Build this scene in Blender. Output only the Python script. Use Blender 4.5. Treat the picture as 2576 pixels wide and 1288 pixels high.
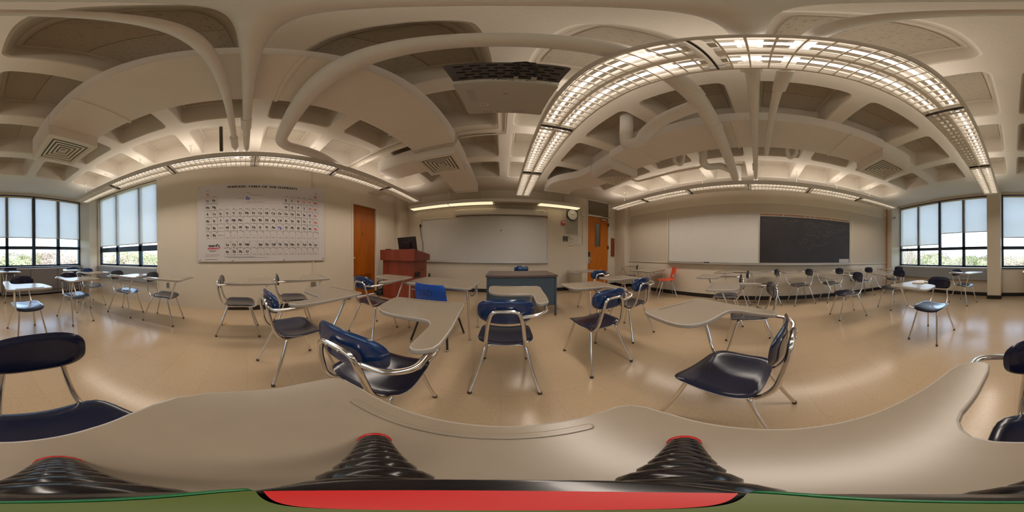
import bpy, bmesh, math, random
from mathutils import Vector, Matrix, noise
random.seed(7)
SC = bpy.context.scene
for o in list(bpy.data.objects): bpy.data.objects.remove(o)
COL = SC.collection
PI = math.pi

# ------------------------------------------------------------------ camera
EYE = Vector((0, 0, 1.08))
YAW, PITCH, ROLL = math.radians(3.594), math.radians(-0.56), math.radians(-0.386)
def tilt(v):
    cr, sr, cp, sp = math.cos(ROLL), math.sin(ROLL), math.cos(PITCH), math.sin(PITCH)
    a = Vector((cr*v[0] + sr*v[2], v[1], -sr*v[0] + cr*v[2]))
    return Vector((a[0], cp*a[1] - sp*a[2], sp*a[1] + cp*a[2]))
fwd = tilt(Vector((math.sin(YAW), math.cos(YAW), 0)))
up = tilt(Vector((0, 0, 1)))
rt = fwd.cross(up)
cam_d = bpy.data.cameras.new('camera')
cam_d.type = 'PANO'
cam_d.panorama_type = 'EQUIRECTANGULAR'
cam_d.clip_start = 0.005; cam_d.clip_end = 500
cam = bpy.data.objects.new('camera', cam_d); COL.objects.link(cam)
m4 = Matrix((rt, up, -fwd)).transposed().to_4x4(); m4.translation = EYE
cam.matrix_world = m4
SC.camera = cam

# ------------------------------------------------------------------ world, sun, exposure
SC.view_settings.view_transform = 'Standard'
SC.view_settings.look = 'None'
SC.view_settings.exposure = 0.0
SC.view_settings.gamma = 1.0
SC.view_settings.use_curve_mapping = False
SC.cycles.use_denoising = True
SC.cycles.max_bounces = 10
SC.cycles.diffuse_bounces = 5
SC.cycles.transparent_max_bounces = 12
SC.cycles.sample_clamp_indirect = 6.0
SC.cycles.caustics_reflective = False
SC.cycles.caustics_refractive = False
W = bpy.data.worlds.new('sky'); SC.world = W; W.use_nodes = True
wn = W.node_tree.nodes; wl = W.node_tree.links; wn.clear()
sky = wn.new('ShaderNodeTexSky'); sky.sky_type = 'NISHITA'; sky.sun_disc = False
sky.sun_elevation = math.radians(48); sky.sun_rotation = math.radians(25)
sky.air_density = 1.0; sky.dust_density = 4.0; sky.ozone_density = 1.5
cl = wn.new('ShaderNodeTexNoise'); cl.inputs['Scale'].default_value = 2.2; cl.inputs['Detail'].default_value = 6
tcw = wn.new('ShaderNodeTexCoord'); mpw = wn.new('ShaderNodeMapping'); mpw.inputs['Scale'].default_value = (1, 1, 4)
wl.new(tcw.outputs['Generated'], mpw.inputs['Vector']); wl.new(mpw.outputs['Vector'], cl.inputs['Vector'])
crw = wn.new('ShaderNodeValToRGB'); crw.color_ramp.elements[0].position = .42; crw.color_ramp.elements[1].position = .68
crw.color_ramp.elements[0].color = (.6, .6, .6, 1); crw.color_ramp.elements[1].color = (.9, .9, .9, 1)
wl.new(cl.outputs['Fac'], crw.inputs['Fac'])
mxw = wn.new('ShaderNodeMixRGB'); mxw.inputs['Color2'].default_value = (.98, 1.11, 1.26, 1)
wl.new(crw.outputs['Color'], mxw.inputs['Fac']); wl.new(sky.outputs['Color'], mxw.inputs['Color1'])
bgw = wn.new('ShaderNodeBackground'); bgw.inputs['Strength'].default_value = 2.3
ow = wn.new('ShaderNodeOutputWorld')
wl.new(mxw.outputs['Color'], bgw.inputs['Color']); wl.new(bgw.outputs['Background'], ow.inputs['Surface'])
sun_d = bpy.data.lights.new('sun', 'SUN'); sun_d.energy = 3.2; sun_d.angle = math.radians(1.5); sun_d.color = (1, .95, .86)
sun = bpy.data.objects.new('sun', sun_d); COL.objects.link(sun)
sun.rotation_euler = Vector((.35, .62, .72)).to_track_quat('Z', 'Y').to_euler()
sun.location = (0, 0, 30)

def area(name, loc, sx, sy, energy, color, up_=False):
    d = bpy.data.lights.new(name, 'AREA'); d.shape = 'RECTANGLE'; d.size = sx; d.size_y = sy
    d.energy = energy; d.color = color
    o = bpy.data.objects.new(name, d); COL.objects.link(o); o.location = loc
    if up_: o.rotation_euler = (PI, 0, 0)
    return o
WARM = (1.0, .875, .76)
AMBER = (1.0, .82, .55)
ROWS = {'centre': (.475, 0.17), 'left': (-2.235, .14), 'right': (3.15, .20)}   # x centre, y centre of each pendant row
LMOD = 1.218
ZL = 2.52
for k, (rx, ry) in ROWS.items():
    area('lamp_light_down_' + k, (rx, ry, ZL - .004), .24, 7.2, 50, WARM).data.spread = math.radians(140)
    area('lamp_light_up_' + k, (rx, ry, ZL + .105), .24, 7.2, 9 if k == 'centre' else 17, WARM, True)
area('lamp_light_front', (-.235, 4.32, 2.485), 4.7, .2, 36, AMBER)

# ------------------------------------------------------------------ helpers
def new_bm(): return bmesh.new()
def link(name, bm, mats, parent=None, smooth=False, angle=None):
    me = bpy.data.meshes.new(name)
    bmesh.ops.recalc_face_normals(bm, faces=bm.faces)
    bm.to_mesh(me); bm.free()
    if not isinstance(mats, (list, tuple)): mats = [mats]
    for m in mats: me.materials.append(m)
    if smooth:
        for p in me.polygons: p.use_smooth = True
        if angle is not None:
            try: me.set_sharp_from_angle(angle=math.radians(angle))
            except Exception: pass
    o = bpy.data.objects.new(name, me); COL.objects.link(o)
    if parent: o.parent = parent
    return o
def tag(o, label=None, cat=None, group=None, kind=None):
    if label: o['label'] = label
    if cat: o['category'] = cat
    if group: o['group'] = group
    if kind: o['kind'] = kind
    return o
def thing(name, label, cat, loc=(0, 0, 0), rz=0, group=None):
    o = bpy.data.objects.new(name, None); o.empty_display_size = .05; COL.objects.link(o)
    o.location = loc; o.rotation_euler = (0, 0, rz)
    return tag(o, label, cat, group)
def struct(name, bm, mats, parent=None, **k):
    o = link(name, bm, mats, parent, **k)
    if not parent: o['kind'] = 'structure'
    return o
def box(bm, x0, x1, y0, y1, z0, z1, mi=0, bev=0, M=None):
    vs = [bm.verts.new((x, y, z)) for x in (x0, x1) for y in (y0, y1) for z in (z0, z1)]
    F = [(0, 1, 3, 2), (4, 6, 7, 5), (0, 4, 5, 1), (2, 3, 7, 6), (0, 2, 6, 4), (1, 5, 7, 3)]
    fs = [bm.faces.new([vs[i] for i in f]) for f in F]
    if bev > 0:
        es = list({e for f in fs for e in f.edges})
        r = bmesh.ops.bevel(bm, geom=es, offset=bev, segments=2, affect='EDGES', profile=.6)
        fs = list(set(f for f in r['faces']) | set(f for f in fs if f.is_valid))
        vs = list({v for f in fs for v in f.verts})
    for f in fs: f.material_index = mi
    if M is not None: bmesh.ops.transform(bm, matrix=M, verts=vs)
    return vs
def fillet(P, r, k=4):
    P = [Vector(p) for p in P]; out = [P[0]]
    for i in range(1, len(P) - 1):
        a, b, c = P[i-1], P[i], P[i+1]
        rr = min(r, (a-b).length*.45, (c-b).length*.45)
        p0 = b + (a-b).normalized()*rr; p1 = b + (c-b).normalized()*rr
        for j in range(k + 1):
            t = j/k
            out.append(p0*(1-t)**2 + b*2*t*(1-t) + p1*t*t)
    out.append(P[-1]); return out
def sweep(bm, P, r, n=8, cap=True, mi=0, radii=None, closed=False):
    P = [Vector(p) for p in P]
    rings = []; prev = None
    for i, p in enumerate(P):
        if closed: d = (P[(i+1) % len(P)] - P[i-1]).normalized()
        else: d = ((P[i+1] if i < len(P)-1 else p) - (P[i-1] if i else p)).normalized()
        if prev is None:
            u = d.cross(Vector((0, 0, 1)))
            if u.length < 1e-3: u = d.cross(Vector((1, 0, 0)))
            u.normalize()
        else:
            u = prev - d*prev.dot(d)
            if u.length < 1e-5: u = d.orthogonal()
            u.normalize()
        prev = u; v = d.cross(u)
        rr = radii[i] if radii else r
        rings.append([bm.verts.new(p + (u*math.cos(2*PI*j/n) + v*math.sin(2*PI*j/n))*rr) for j in range(n)])
    N = len(rings)
    for i in range(N if closed else N-1):
        A, B = rings[i], rings[(i+1) % N]
        for j in range(n):
            f = bm.faces.new([A[j], A[(j+1) % n], B[(j+1) % n], B[j]]); f.material_index = mi
    if cap and not closed:
        for R in (rings[0], rings[-1]):
            try: f = bm.faces.new(R); f.material_index = mi
            except ValueError: pass
    return rings
def tube(name, P, r, mat, parent=None, n=8, fr=None, k=4):
    bm = new_bm(); sweep(bm, fillet(P, fr, k) if fr else P, r, n)
    return link(name, bm, mat, parent, smooth=True, angle=50)
def prism(bm, pts, z0, z1, bev=0, mi=0, mi_side=None, M=None):
    """vertical slab from a closed 2-D outline, edges rounded by stepping the outline inwards"""
    n = len(pts); pts = [Vector(p) for p in pts]
    A = sum(pts[i].x*pts[(i+1) % n].y - pts[(i+1) % n].x*pts[i].y for i in range(n))
    s = 1 if A > 0 else -1
    nor = []
    for i in range(n):
        d = (pts[(i+1) % n] - pts[i-1]).normalized(); nor.append(Vector((-d.y, d.x))*s)
    prof = [(z0, bev), (z0 + bev*.3, bev*.3), (z0 + bev, 0), (z1 - bev, 0), (z1 - bev*.3, bev*.3), (z1, bev)] if bev else [(z0, 0), (z1, 0)]
    rings = [[bm.verts.new((p.x + q.x*o, p.y + q.y*o, z)) for p, q in zip(pts, nor)] for z, o in prof]
    if mi_side is None: mi_side = mi
    for a, b in zip(rings[:-1], rings[1:]):
        for i in range(n):
            f = bm.faces.new([a[i], a[(i+1) % n], b[(i+1) % n], b[i]]); f.material_index = mi_side
    f0 = bm.faces.new(rings[0]); f1 = bm.faces.new(rings[-1]); f0.material_index = mi_side; f1.material_index = mi
    vs = [v for r in rings for v in r]
    if M is not None: bmesh.ops.transform(bm, matrix=M, verts=vs)
    return vs
def rrect(cx, cy, hx, hy, r, k=5):
    out = []
    for sx, sy, a0 in ((1, 1, 0), (-1, 1, 90), (-1, -1, 180), (1, -1, 270)):
        for j in range(k + 1):
            a = math.radians(a0 + 90*j/k)
            out.append((cx + sx*(hx-r) + r*math.cos(a), cy + sy*(hy-r) + r*math.sin(a)))
    return out
def disc_lathe(bm, prof, n=24, M=None, mi=0):
    """prof = [(r, z)...] spun about z"""
    rings = [[bm.verts.new((r*math.cos(2*PI*j/n), r*math.sin(2*PI*j/n), z)) for j in range(n)] for r, z in prof]
    for a, b in zip(rings[:-1], rings[1:]):
        for j in range(n):
            f = bm.faces.new([a[j], a[(j+1) % n], b[(j+1) % n], b[j]]); f.material_index = mi
    for R in (rings[0], rings[-1]):
        f = bm.faces.new(R); f.material_index = mi
    vs = [v for r in rings for v in r]
    if M is not None: bmesh.ops.transform(bm, matrix=M, verts=vs)
    return vs
def frame_matrix(origin, ex, ey, ez):
    m = Matrix((Vector(ex), Vector(ey), Vector(ez))).transposed().to_4x4(); m.translation = Vector(origin); return m
FRONT_M = lambda x, z, y=4.53: frame_matrix((x, y, z), (1, 0, 0), (0, 0, 1), (0, -1, 0))
LEFT_M = lambda y, z, x=-3.08: frame_matrix((x, y, z), (0, 1, 0), (0, 0, 1), (1, 0, 0))
RIGHT_M = lambda y, z, x=4.01: frame_matrix((x, y, z), (0, -1, 0), (0, 0, 1), (-1, 0, 0))
BACK_M = lambda x, z, y=-4.475: frame_matrix((x, y, z), (-1, 0, 0), (0, 0, 1), (0, 1, 0))
FC = {}
def text(bm, s, size, M, mi=0, wide=1.0, align='CENTER', off=0.0, ext=0.0):
    key = (s, align, round(off, 4))
    if key not in FC:
        cu = bpy.data.curves.new('t', 'FONT'); cu.body = s; cu.align_x = align; cu.align_y = 'CENTER'; cu.resolution_u = 2; cu.offset = off
        ob = bpy.data.objects.new('t', cu); COL.objects.link(ob)
        dg = bpy.context.evaluated_depsgraph_get(); me = ob.evaluated_get(dg).to_mesh()
        FC[key] = ([v.co.copy() for v in me.vertices], [list(p.vertices) for p in me.polygons])
        bpy.data.objects.remove(ob); bpy.data.curves.remove(cu)
    V, F = FC[key]
    vs = [bm.verts.new(M @ Vector((v.x*size*wide, v.y*size, ext))) for v in V]
    for f in F:
        try: g = bm.faces.new([vs[i] for i in f]); g.material_index = mi
        except ValueError: pass

# ------------------------------------------------------------------ materials
MATS = {}
def mat(name, col, rough=.6, metal=0, bump=0, bscale=60, var=0, vscale=4, spec=.5, emit=None, es=0, coat=0):
    m = bpy.data.materials.new(name); m.use_nodes = True
    nt = m.node_tree; N = nt.nodes; L = nt.links; b = N['Principled BSDF']
    b.inputs['Base Color'].default_value = (*col, 1); b.inputs['Roughness'].default_value = rough
    b.inputs['Metallic'].default_value = metal
    b.inputs['Specular IOR Level'].default_value = spec
    if coat: b.inputs['Coat Weight'].default_value = coat; b.inputs['Coat Roughness'].default_value = .1
    if emit: b.inputs['Emission Color'].default_value = (*emit, 1); b.inputs['Emission Strength'].default_value = es
    tc = N.new('ShaderNodeTexCoord')
    n = N.new('ShaderNodeTexNoise'); n.inputs['Scale'].default_value = vscale; n.inputs['Detail'].default_value = 5
    L.new(tc.outputs['Object'], n.inputs['Vector'])
    v = max(var, .02)
    mx = N.new('ShaderNodeMixRGB'); mx.blend_type = 'MULTIPLY'; mx.inputs['Fac'].default_value = 1
    cr = N.new('ShaderNodeValToRGB'); cr.color_ramp.elements[0].position = .3; cr.color_ramp.elements[1].position = .7
    cr.color_ramp.elements[0].color = (1-v, 1-v, 1-v, 1); cr.color_ramp.elements[1].color = (1, 1, 1, 1)
    L.new(n.outputs['Fac'], cr.inputs['Fac']); mx.inputs['Color1'].default_value = (*col, 1)
    L.new(cr.outputs['Color'], mx.inputs['Color2']); L.new(mx.outputs['Color'], b.inputs['Base Color'])
    if bump:
        n2 = N.new('ShaderNodeTexNoise'); n2.inputs['Scale'].default_value = bscale; n2.inputs['Detail'].default_value = 3
        L.new(tc.outputs['Object'], n2.inputs['Vector'])
        bp = N.new('ShaderNodeBump'); bp.inputs['Strength'].default_value = bump; bp.inputs['Distance'].default_value = .004
        L.new(n2.outputs['Fac'], bp.inputs['Height']); L.new(bp.outputs['Normal'], b.inputs['Normal'])
    return m
def wood(name, c1, c2, scale=(1, 8, 1), rough=.4, ring=3.0):
    m = mat(name, c1, rough); nt = m.node_tree; N = nt.nodes; L = nt.links; b = N['Principled BSDF']
    tc = N.new('ShaderNodeTexCoord'); mp = N.new('ShaderNodeMapping'); mp.inputs['Scale'].default_value = scale
    n = N.new('ShaderNodeTexNoise'); n.inputs['Scale'].default_value = ring; n.inputs['Detail'].default_value = 8; n.inputs['Distortion'].default_value = .6
    cr = N.new('ShaderNodeValToRGB'); cr.color_ramp.elements[0].color = (*c1, 1); cr.color_ramp.elements[1].color = (*c2, 1)
    cr.color_ramp.elements[0].position = .35; cr.color_ramp.elements[1].position = .65
    L.new(tc.outputs['Object'], mp.inputs['Vector']); L.new(mp.outputs['Vector'], n.inputs['Vector'])
    L.new(n.outputs['Fac'], cr.inputs['Fac']); L.new(cr.outputs['Color'], b.inputs['Base Color'])
    return m
M = MATS
M['wall'] = mat('cream_painted_wall', (.62, .55, .44), .55, bump=.25, bscale=120, var=.05, vscale=1.5)
M['wallblock'] = M['wall']
M['ceil'] = mat('cream_painted_concrete', (.73, .675, .59), .6, bump=.3, bscale=90, var=.06, vscale=2)
M['duct'] = mat('painted_duct', (.82, .775, .72), .5, var=.03)
M['trimw'] = mat('pale_trim_paint', (.62, .565, .47), .45)
M['basebd'] = mat('black_vinyl_base', (.012, .011, .012), .35)
M['chrome'] = mat('chrome_tube', (.78, .76, .73), .16, metal=1, var=.08, vscale=30)
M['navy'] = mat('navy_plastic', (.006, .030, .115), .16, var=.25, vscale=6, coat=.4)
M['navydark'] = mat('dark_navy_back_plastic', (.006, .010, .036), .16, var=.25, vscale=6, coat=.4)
M['seatm'] = mat('dark_navy_plastic', (.012, .015, .036), .17, var=.2, vscale=5, coat=.3)
M['lam'] = mat('beige_laminate', (.245, .205, .155), .24, var=.04, vscale=30, bump=.02)
M['lamedge'] = mat('grey_edge_band', (.36, .33, .29), .3)
M['rubber'] = mat('brown_foot_cap', (.06, .04, .025), .6)
M['black'] = mat('black_plastic', (.012, .012, .013), .4)
M['darkmetal'] = mat('dark_bronze_tube', (.035, .025, .02), .35, metal=.4)
M['white'] = mat('white_enamel', (.70, .67, .60), .4)
M['fixt'] = mat('fixture_enamel', (.66, .63, .58), .45)
M['louver'] = mat('louver_white', (.86, .83, .77), .3)
M['pipe'] = mat('white_pipe_insulation', (.84, .82, .79), .55, bump=.7, bscale=14, var=.06, vscale=5)
M['frameblue'] = mat('dark_window_frame', (.035, .056, .09), .3, metal=.3)
M['greyp'] = mat('grey_metal_panel', (.27, .29, .30), .4, var=.04)
M['radi'] = mat('brown_grey_radiator', (.20, .175, .16), .45, var=.05)
M['sill'] = mat('pale_sill', (.55, .53, .50), .3)
M['door'] = wood('orange_varnished_oak', (.50, .155, .010), (.40, .112, .006), (14, 14, .8), .3, 2.2)
M['door2'] = wood('amber_varnished_wood', (.36, .098, .006), (.28, .07, .004), (6, 6, .6), .35, 2)
M['cherry'] = wood('cherry_laminate', (.25, .045, .022), (.17, .028, .014), (3, 3, .5), .35, 2)
M['brass'] = mat('brass', (.55, .42, .18), .3, metal=1)
M['steel'] = mat('brushed_steel', (.5, .49, .47), .35, metal=1)
M['wboard'] = mat('whiteboard_enamel', (.58, .56, .52), .22, var=.03)
M['pinb'] = mat('beige_tackboard', (.52, .455, .365), .8, bump=.5, bscale=300, var=.04, vscale=40)
M['greytack'] = mat('grey_tackboard', (.36, .335, .28), .8, bump=.4, bscale=200)
M['alum'] = mat('aluminium_trim', (.55, .52, .48), .35, metal=.5)
M['slate'] = mat('chalkboard_slate', (.030, .026, .031), .38, var=.35, vscale=2.2)
M['chalk'] = mat('chalk_line', (.095, .092, .097), .9)
M['copper'] = mat('cork_map_rail', (.42, .20, .10), .6, var=.1)
M['screen'] = mat('screen_case', (.60, .56, .47), .4)
M['deskm'] = mat('blue_grey_steel', (.055, .085, .115), .35, var=.05)
M['dtop'] = mat('brown_desk_top', (.10, .065, .055), .3)
M['poster'] = mat('white_vinyl_banner', (.56, .53, .52), .35, var=.02)
M['ink'] = mat('black_ink', (.012, .009, .010), .5)
M['inkred'] = mat('red_ink', (.60, .06, .05), .5)
M['inkblue'] = mat('blue_ink', (.08, .08, .40), .5)
M['inkpink'] = mat('crimson_ink', (.60, .02, .07), .5)
M['inkgrey'] = mat('grey_line_ink', (.42, .39, .40), .6)
M['inkfaint'] = mat('faint_ink', (.56, .53, .52), .6)
M['orange'] = mat('orange_red_plastic', (.60, .060, .016), .3)
M['blue'] = mat('bright_blue_plastic', (.008, .085, .46), .28)
M['engr'] = mat('dark_marker', (.004, .01, .06), .5)
M['bin'] = mat('beige_bin_plastic', (.38, .33, .25), .5)
M['bag'] = mat('clear_grey_bag', (.40, .38, .34), .25)
M['red'] = mat('red_plastic', (.50, .03, .02), .35)
M['redwood'] = wood('red_brown_board', (.24, .055, .018), (.18, .04, .014), (8, 8, 1), .4, 2)
M['clockf'] = mat('clock_face', (.72, .70, .64), .4)
M['paper'] = mat('white_paper', (.66, .63, .57), .6)
M['sign'] = mat('dark_green_sign', (.02, .03, .025), .4)
M['pgrey'] = mat('projector_grey', (.47, .45, .42), .45)
M['pdark'] = mat('projector_dark_grille', (.085, .08, .085), .45)
M['pslot'] = mat('grille_slot_black', (.004, .004, .006), .6)
M['tred'] = mat('glossy_red_rubber', (.42, .002, .002), .35)
M['tgreen'] = mat('olive_green_shell', (.055, .085, .006), .35)
M['tgreen2'] = mat('deep_green_shell', (.004, .12, .035), .3)
M['tblack'] = mat('glossy_black_rubber', (.008, .007, .009), .22, coat=.3)
M['yellowp'] = mat('yellow_pencil', (.55, .28, .02), .4)
M['bark'] = mat('bark', (.36, .31, .27), .9)
M['leafA'] = mat('spring_leaf', (.42, .46, .26), .8, var=.3, vscale=.5)  # leaf and bud colours are paled to stand in for outdoor haze
M['leafB'] = mat('olive_leaf', (.45, .43, .28), .8, var=.3, vscale=.5)
M['leafC'] = mat('russet_bud', (.46, .38, .32), .8, var=.3, vscale=.5)
M['conif'] = mat('conifer_needle', (.20, .28, .18), .8, var=.3, vscale=.5)
M['grass'] = mat('grass', (.16, .19, .08), .9, var=.2, vscale=.1)
M['brick'] = mat('pale_brick', (.35, .22, .17), .8)
M['seed'] = mat('pipe_dark', (.09, .075, .05), .6, var=.3, vscale=20)

def tube_mat(name, col, s):
    m = bpy.data.materials.new(name); m.use_nodes = True; b = m.node_tree.nodes['Principled BSDF']
    b.inputs['Base Color'].default_value = (.9, .9, .9, 1); b.inputs['Emission Color'].default_value = (*col, 1); b.inputs['Emission Strength'].default_value = s
    return m
M['lit'] = tube_mat('lit_fluorescent_tube', (1, .88, .76), 3.8)
M['unlit'] = mat('unlit_tube', (.5, .48, .45), .3)
M['lens'] = tube_mat('lit_acrylic_lens', (1, .80, .50), 1.0)
M['lensoff'] = mat('unlit_acrylic_lens', (.42, .36, .25), .35)

# floor: speckled vinyl tile, faint seams, waxed
def floor_mat():
    m = mat('speckled_vinyl_tile_floor', (.47, .37, .26), .2, var=.0); nt = m.node_tree; N = nt.nodes; L = nt.links; b = N['Principled BSDF']
    geo = N.new('ShaderNodeNewGeometry')
    v1 = N.new('ShaderNodeTexNoise'); v1.inputs['Scale'].default_value = 75; v1.inputs['Detail'].default_value = 4
    L.new(geo.outputs['Position'], v1.inputs['Vector'])
    cr = N.new('ShaderNodeValToRGB'); e = cr.color_ramp.elements; e[0].position = .30; e[0].color = (.34, .25, .155, 1); e[1].position = .46; e[1].color = (.405, .302, .192, 1)
    L.new(v1.outputs['Fac'], cr.inputs['Fac'])
    br = N.new('ShaderNodeTexBrick'); br.offset = 0; br.inputs['Scale'].default_value = 1; br.inputs['Brick Width'].default_value = .305; br.inputs['Row Height'].default_value = .305
    br.inputs['Mortar Size'].default_value = .0012; br.inputs['Mortar Smooth'].default_value = .2
    br.inputs['Color1'].default_value = (1, 1, 1, 1); br.inputs['Color2'].default_value = (.955, .95, .945, 1); br.inputs['Mortar'].default_value = (.80, .78, .76, 1)
    L.new(geo.outputs['Position'], br.inputs['Vector'])
    mx = N.new('ShaderNodeMixRGB'); mx.blend_type = 'MULTIPLY'; mx.inputs['Fac'].default_value = 1
    L.new(cr.outputs['Color'], mx.inputs['Color1']); L.new(br.outputs['Color'], mx.inputs['Color2']); L.new(mx.outputs['Color'], b.inputs['Base Color'])
    n3 = N.new('ShaderNodeTexNoise'); n3.inputs['Scale'].default_value = 1.7; n3.inputs['Detail'].default_value = 6
    L.new(geo.outputs['Position'], n3.inputs['Vector'])
    mr = N.new('ShaderNodeMapRange'); mr.inputs['From Min'].default_value = .3; mr.inputs['From Max'].default_value = .7; mr.inputs['To Min'].default_value = .16; mr.inputs['To Max'].default_value = .24
    L.new(n3.outputs['Fac'], mr.inputs['Value']); L.new(mr.outputs['Result'], b.inputs['Roughness'])
    n4 = N.new('ShaderNodeTexNoise'); n4.inputs['Scale'].default_value = 9; n4.inputs['Detail'].default_value = 2
    L.new(geo.outputs['Position'], n4.inputs['Vector'])
    bp = N.new('ShaderNodeBump'); bp.inputs['Strength'].default_value = .12; bp.inputs['Distance'].default_value = .004
    L.new(n4.outputs['Fac'], bp.inputs['Height']); L.new(bp.outputs['Normal'], b.inputs['Normal'])
    return m
M['floor'] = floor_mat()
def tile_mat():
    m = mat('fissured_acoustic_tile', (.50, .44, .34), .85); nt = m.node_tree; N = nt.nodes; L = nt.links; b = N['Principled BSDF']
    geo = N.new('ShaderNodeNewGeometry'); mp = N.new('ShaderNodeMapping'); mp.inputs['Scale'].default_value = (30, 90, 30)
    L.new(geo.outputs['Position'], mp.inputs['Vector'])
    n = N.new('ShaderNodeTexNoise'); n.inputs['Scale'].default_value = 1; n.inputs['Detail'].default_value = 2; L.new(mp.outputs['Vector'], n.inputs['Vector'])
    cr = N.new('ShaderNodeValToRGB'); e = cr.color_ramp.elements; e[0].position = .33; e[0].color = (.34, .30, .24, 1); e[1].position = .41; e[1].color = (.47, .42, .34, 1)
    L.new(n.outputs['Fac'], cr.inputs['Fac']); L.new(cr.outputs['Color'], b.inputs['Base Color'])
    return m
M['tile'] = tile_mat()
M['throat'] = mat('vent_throat', (.17, .145, .11), .7)
def transom_mat():
    m = mat('mottled_transom', (.2, .17, .12), .5); nt = m.node_tree; N = nt.nodes; L = nt.links; b = N['Principled BSDF']
    tc = N.new('ShaderNodeTexCoord'); n = N.new('ShaderNodeTexNoise'); n.inputs['Scale'].default_value = 26; n.inputs['Detail'].default_value = 8; n.inputs['Distortion'].default_value = 2.5
    L.new(tc.outputs['Object'], n.inputs['Vector'])
    cr = N.new('ShaderNodeValToRGB'); e = cr.color_ramp.elements; e[0].position = .35; e[0].color = (.095, .075, .05, 1); e[1].position = .7; e[1].color = (.24, .20, .145, 1)
    L.new(n.outputs['Fac'], cr.inputs['Fac']); L.new(cr.outputs['Color'], b.inputs['Base Color'])
    return m
M['transom'] = transom_mat()
def shade_mat():
    m = bpy.data.materials.new('solar_shade_fabric'); m.use_nodes = True; nt = m.node_tree; N = nt.nodes; L = nt.links; N.clear()
    o = N.new('ShaderNodeOutputMaterial'); d = N.new('ShaderNodeBsdfDiffuse'); d.inputs['Color'].default_value = (.55, .53, .50, 1)
    t = N.new('ShaderNodeBsdfTranslucent'); t.inputs['Color'].default_value = (.74, .70, .67, 1)
    p = N.new('ShaderNodeBsdfTransparent'); p.inputs['Color'].default_value = (.9, .92, .95, 1)
    tc = N.new('ShaderNodeTexCoord'); w = N.new('ShaderNodeTexNoise'); w.inputs['Scale'].default_value = 400
    L.new(tc.outputs['Object'], w.inputs['Vector'])
    mr = N.new('ShaderNodeMapRange'); mr.inputs['To Min'].default_value = .20; mr.inputs['To Max'].default_value = .34; L.new(w.outputs['Fac'], mr.inputs['Value'])
    a = N.new('ShaderNodeMixShader'); a.inputs['Fac'].default_value = .66; L.new(d.outputs[0], a.inputs[1]); L.new(t.outputs[0], a.inputs[2])
    b = N.new('ShaderNodeMixShader'); L.new(mr.outputs['Result'], b.inputs['Fac']); L.new(a.outputs[0], b.inputs[1]); L.new(p.outputs[0], b.inputs[2])
    L.new(b.outputs[0], o.inputs['Surface']); return m
M['shade'] = shade_mat()
def glass_mat():
    m = bpy.data.materials.new('window_glass'); m.use_nodes = True; nt = m.node_tree; N = nt.nodes; L = nt.links; N.clear()
    o = N.new('ShaderNodeOutputMaterial'); g = N.new('ShaderNodeBsdfGlossy'); g.inputs['Roughness'].default_value = .02; g.inputs['Color'].default_value = (.9, .95, 1, 1)
    p = N.new('ShaderNodeBsdfTransparent'); p.inputs['Color'].default_value = (.94, .97, .98, 1)
    lw = N.new('ShaderNodeLayerWeight'); lw.inputs['Blend'].default_value = .5; pw = N.new('ShaderNodeMath'); pw.operation = 'POWER'; pw.inputs[1].default_value = 5; L.new(lw.outputs['Facing'], pw.inputs[0]); f = N.new('ShaderNodeMath'); f.operation = 'MULTIPLY_ADD'; f.inputs[1].default_value = .9; f.inputs[2].default_value = .04; L.new(pw.outputs[0], f.inputs[0])
    x = N.new('ShaderNodeMixShader'); L.new(f.outputs[0], x.inputs['Fac']); L.new(p.outputs[0], x.inputs[1]); L.new(g.outputs[0], x.inputs[2]); L.new(x.outputs[0], o.inputs['Surface'])
    return m
M['glass'] = glass_mat()

# ------------------------------------------------------------------ room shell
XL, XR, YF, YB, ZC = -3.08, 4.01, 4.53, -4.475, 2.96
bm = new_bm(); box(bm, XL-.3, XR+.3, YB-.3, YF+.3, -.2, 0); struct('floor', bm, M['floor'])
def wall_holes(name, axis, c, thick, u0, u1, holes, mat_):
    us = sorted({u0, u1} | {h[0] for h in holes} | {h[1] for h in holes}); zs = sorted({0, 3.35} | {h[2] for h in holes} | {h[3] for h in holes})
    bm = new_bm()
    for a, b in zip(us[:-1], us[1:]):
        for z0, z1 in zip(zs[:-1], zs[1:]):
            if any(h[0] <= a+1e-6 and b <= h[1]+1e-6 and h[2] <= z0+1e-6 and z1 <= h[3]+1e-6 for h in holes): continue
            lo, hi = min(c, c+thick), max(c, c+thick)
            if axis == 'y': box(bm, a, b, lo, hi, z0, z1)
            else: box(bm, lo, hi, a, b, z0, z1)
    return struct(name, bm, mat_)
wall_holes('wall_front', 'y', YF, .2, XL-.2, XR+.2, [(2.60, 3.48, 0, 2.94)], M['wall'])
wall_holes('wall_left', 'x', XL, -.12, YB, YF, [(-3.90, -1.86, .47, 2.90), (2.36, 3.19, 0, 2.36)], M['wall'])
wall_holes('wall_right', 'x', XR, .2, YB, YF, [], M['wall'])
wall_holes('wall_back', 'y', YB, -.2, XL-.2, XR+.2, [(.70, 3.77, .80, 2.90), (-2.78, .33, .80, 2.90)], M['wall'])
def col_(name, x0, x1, y0, y1, m=None):
    bm = new_bm(); box(bm, x0, x1, y0, y1, 0, ZC+.02, bev=.006); return struct(name, bm, m or M['wall'])
col_('trim_1', .335, .685, YB, -4.135)
col_('trim_2', 3.77, XR, 4.02, YF)
col_('trim_3', XL, -2.93, 4.04, YF)
col_('trim_4', 3.77, XR, YB, -4.05)
col_('trim_5', XL, -2.78, YB, -3.95)
def baseb(name, segs):
    bm = new_bm()
    for s in segs: box(bm, *s, 0, .10)
    return struct(name, bm, M['basebd'])
t = .012
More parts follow.
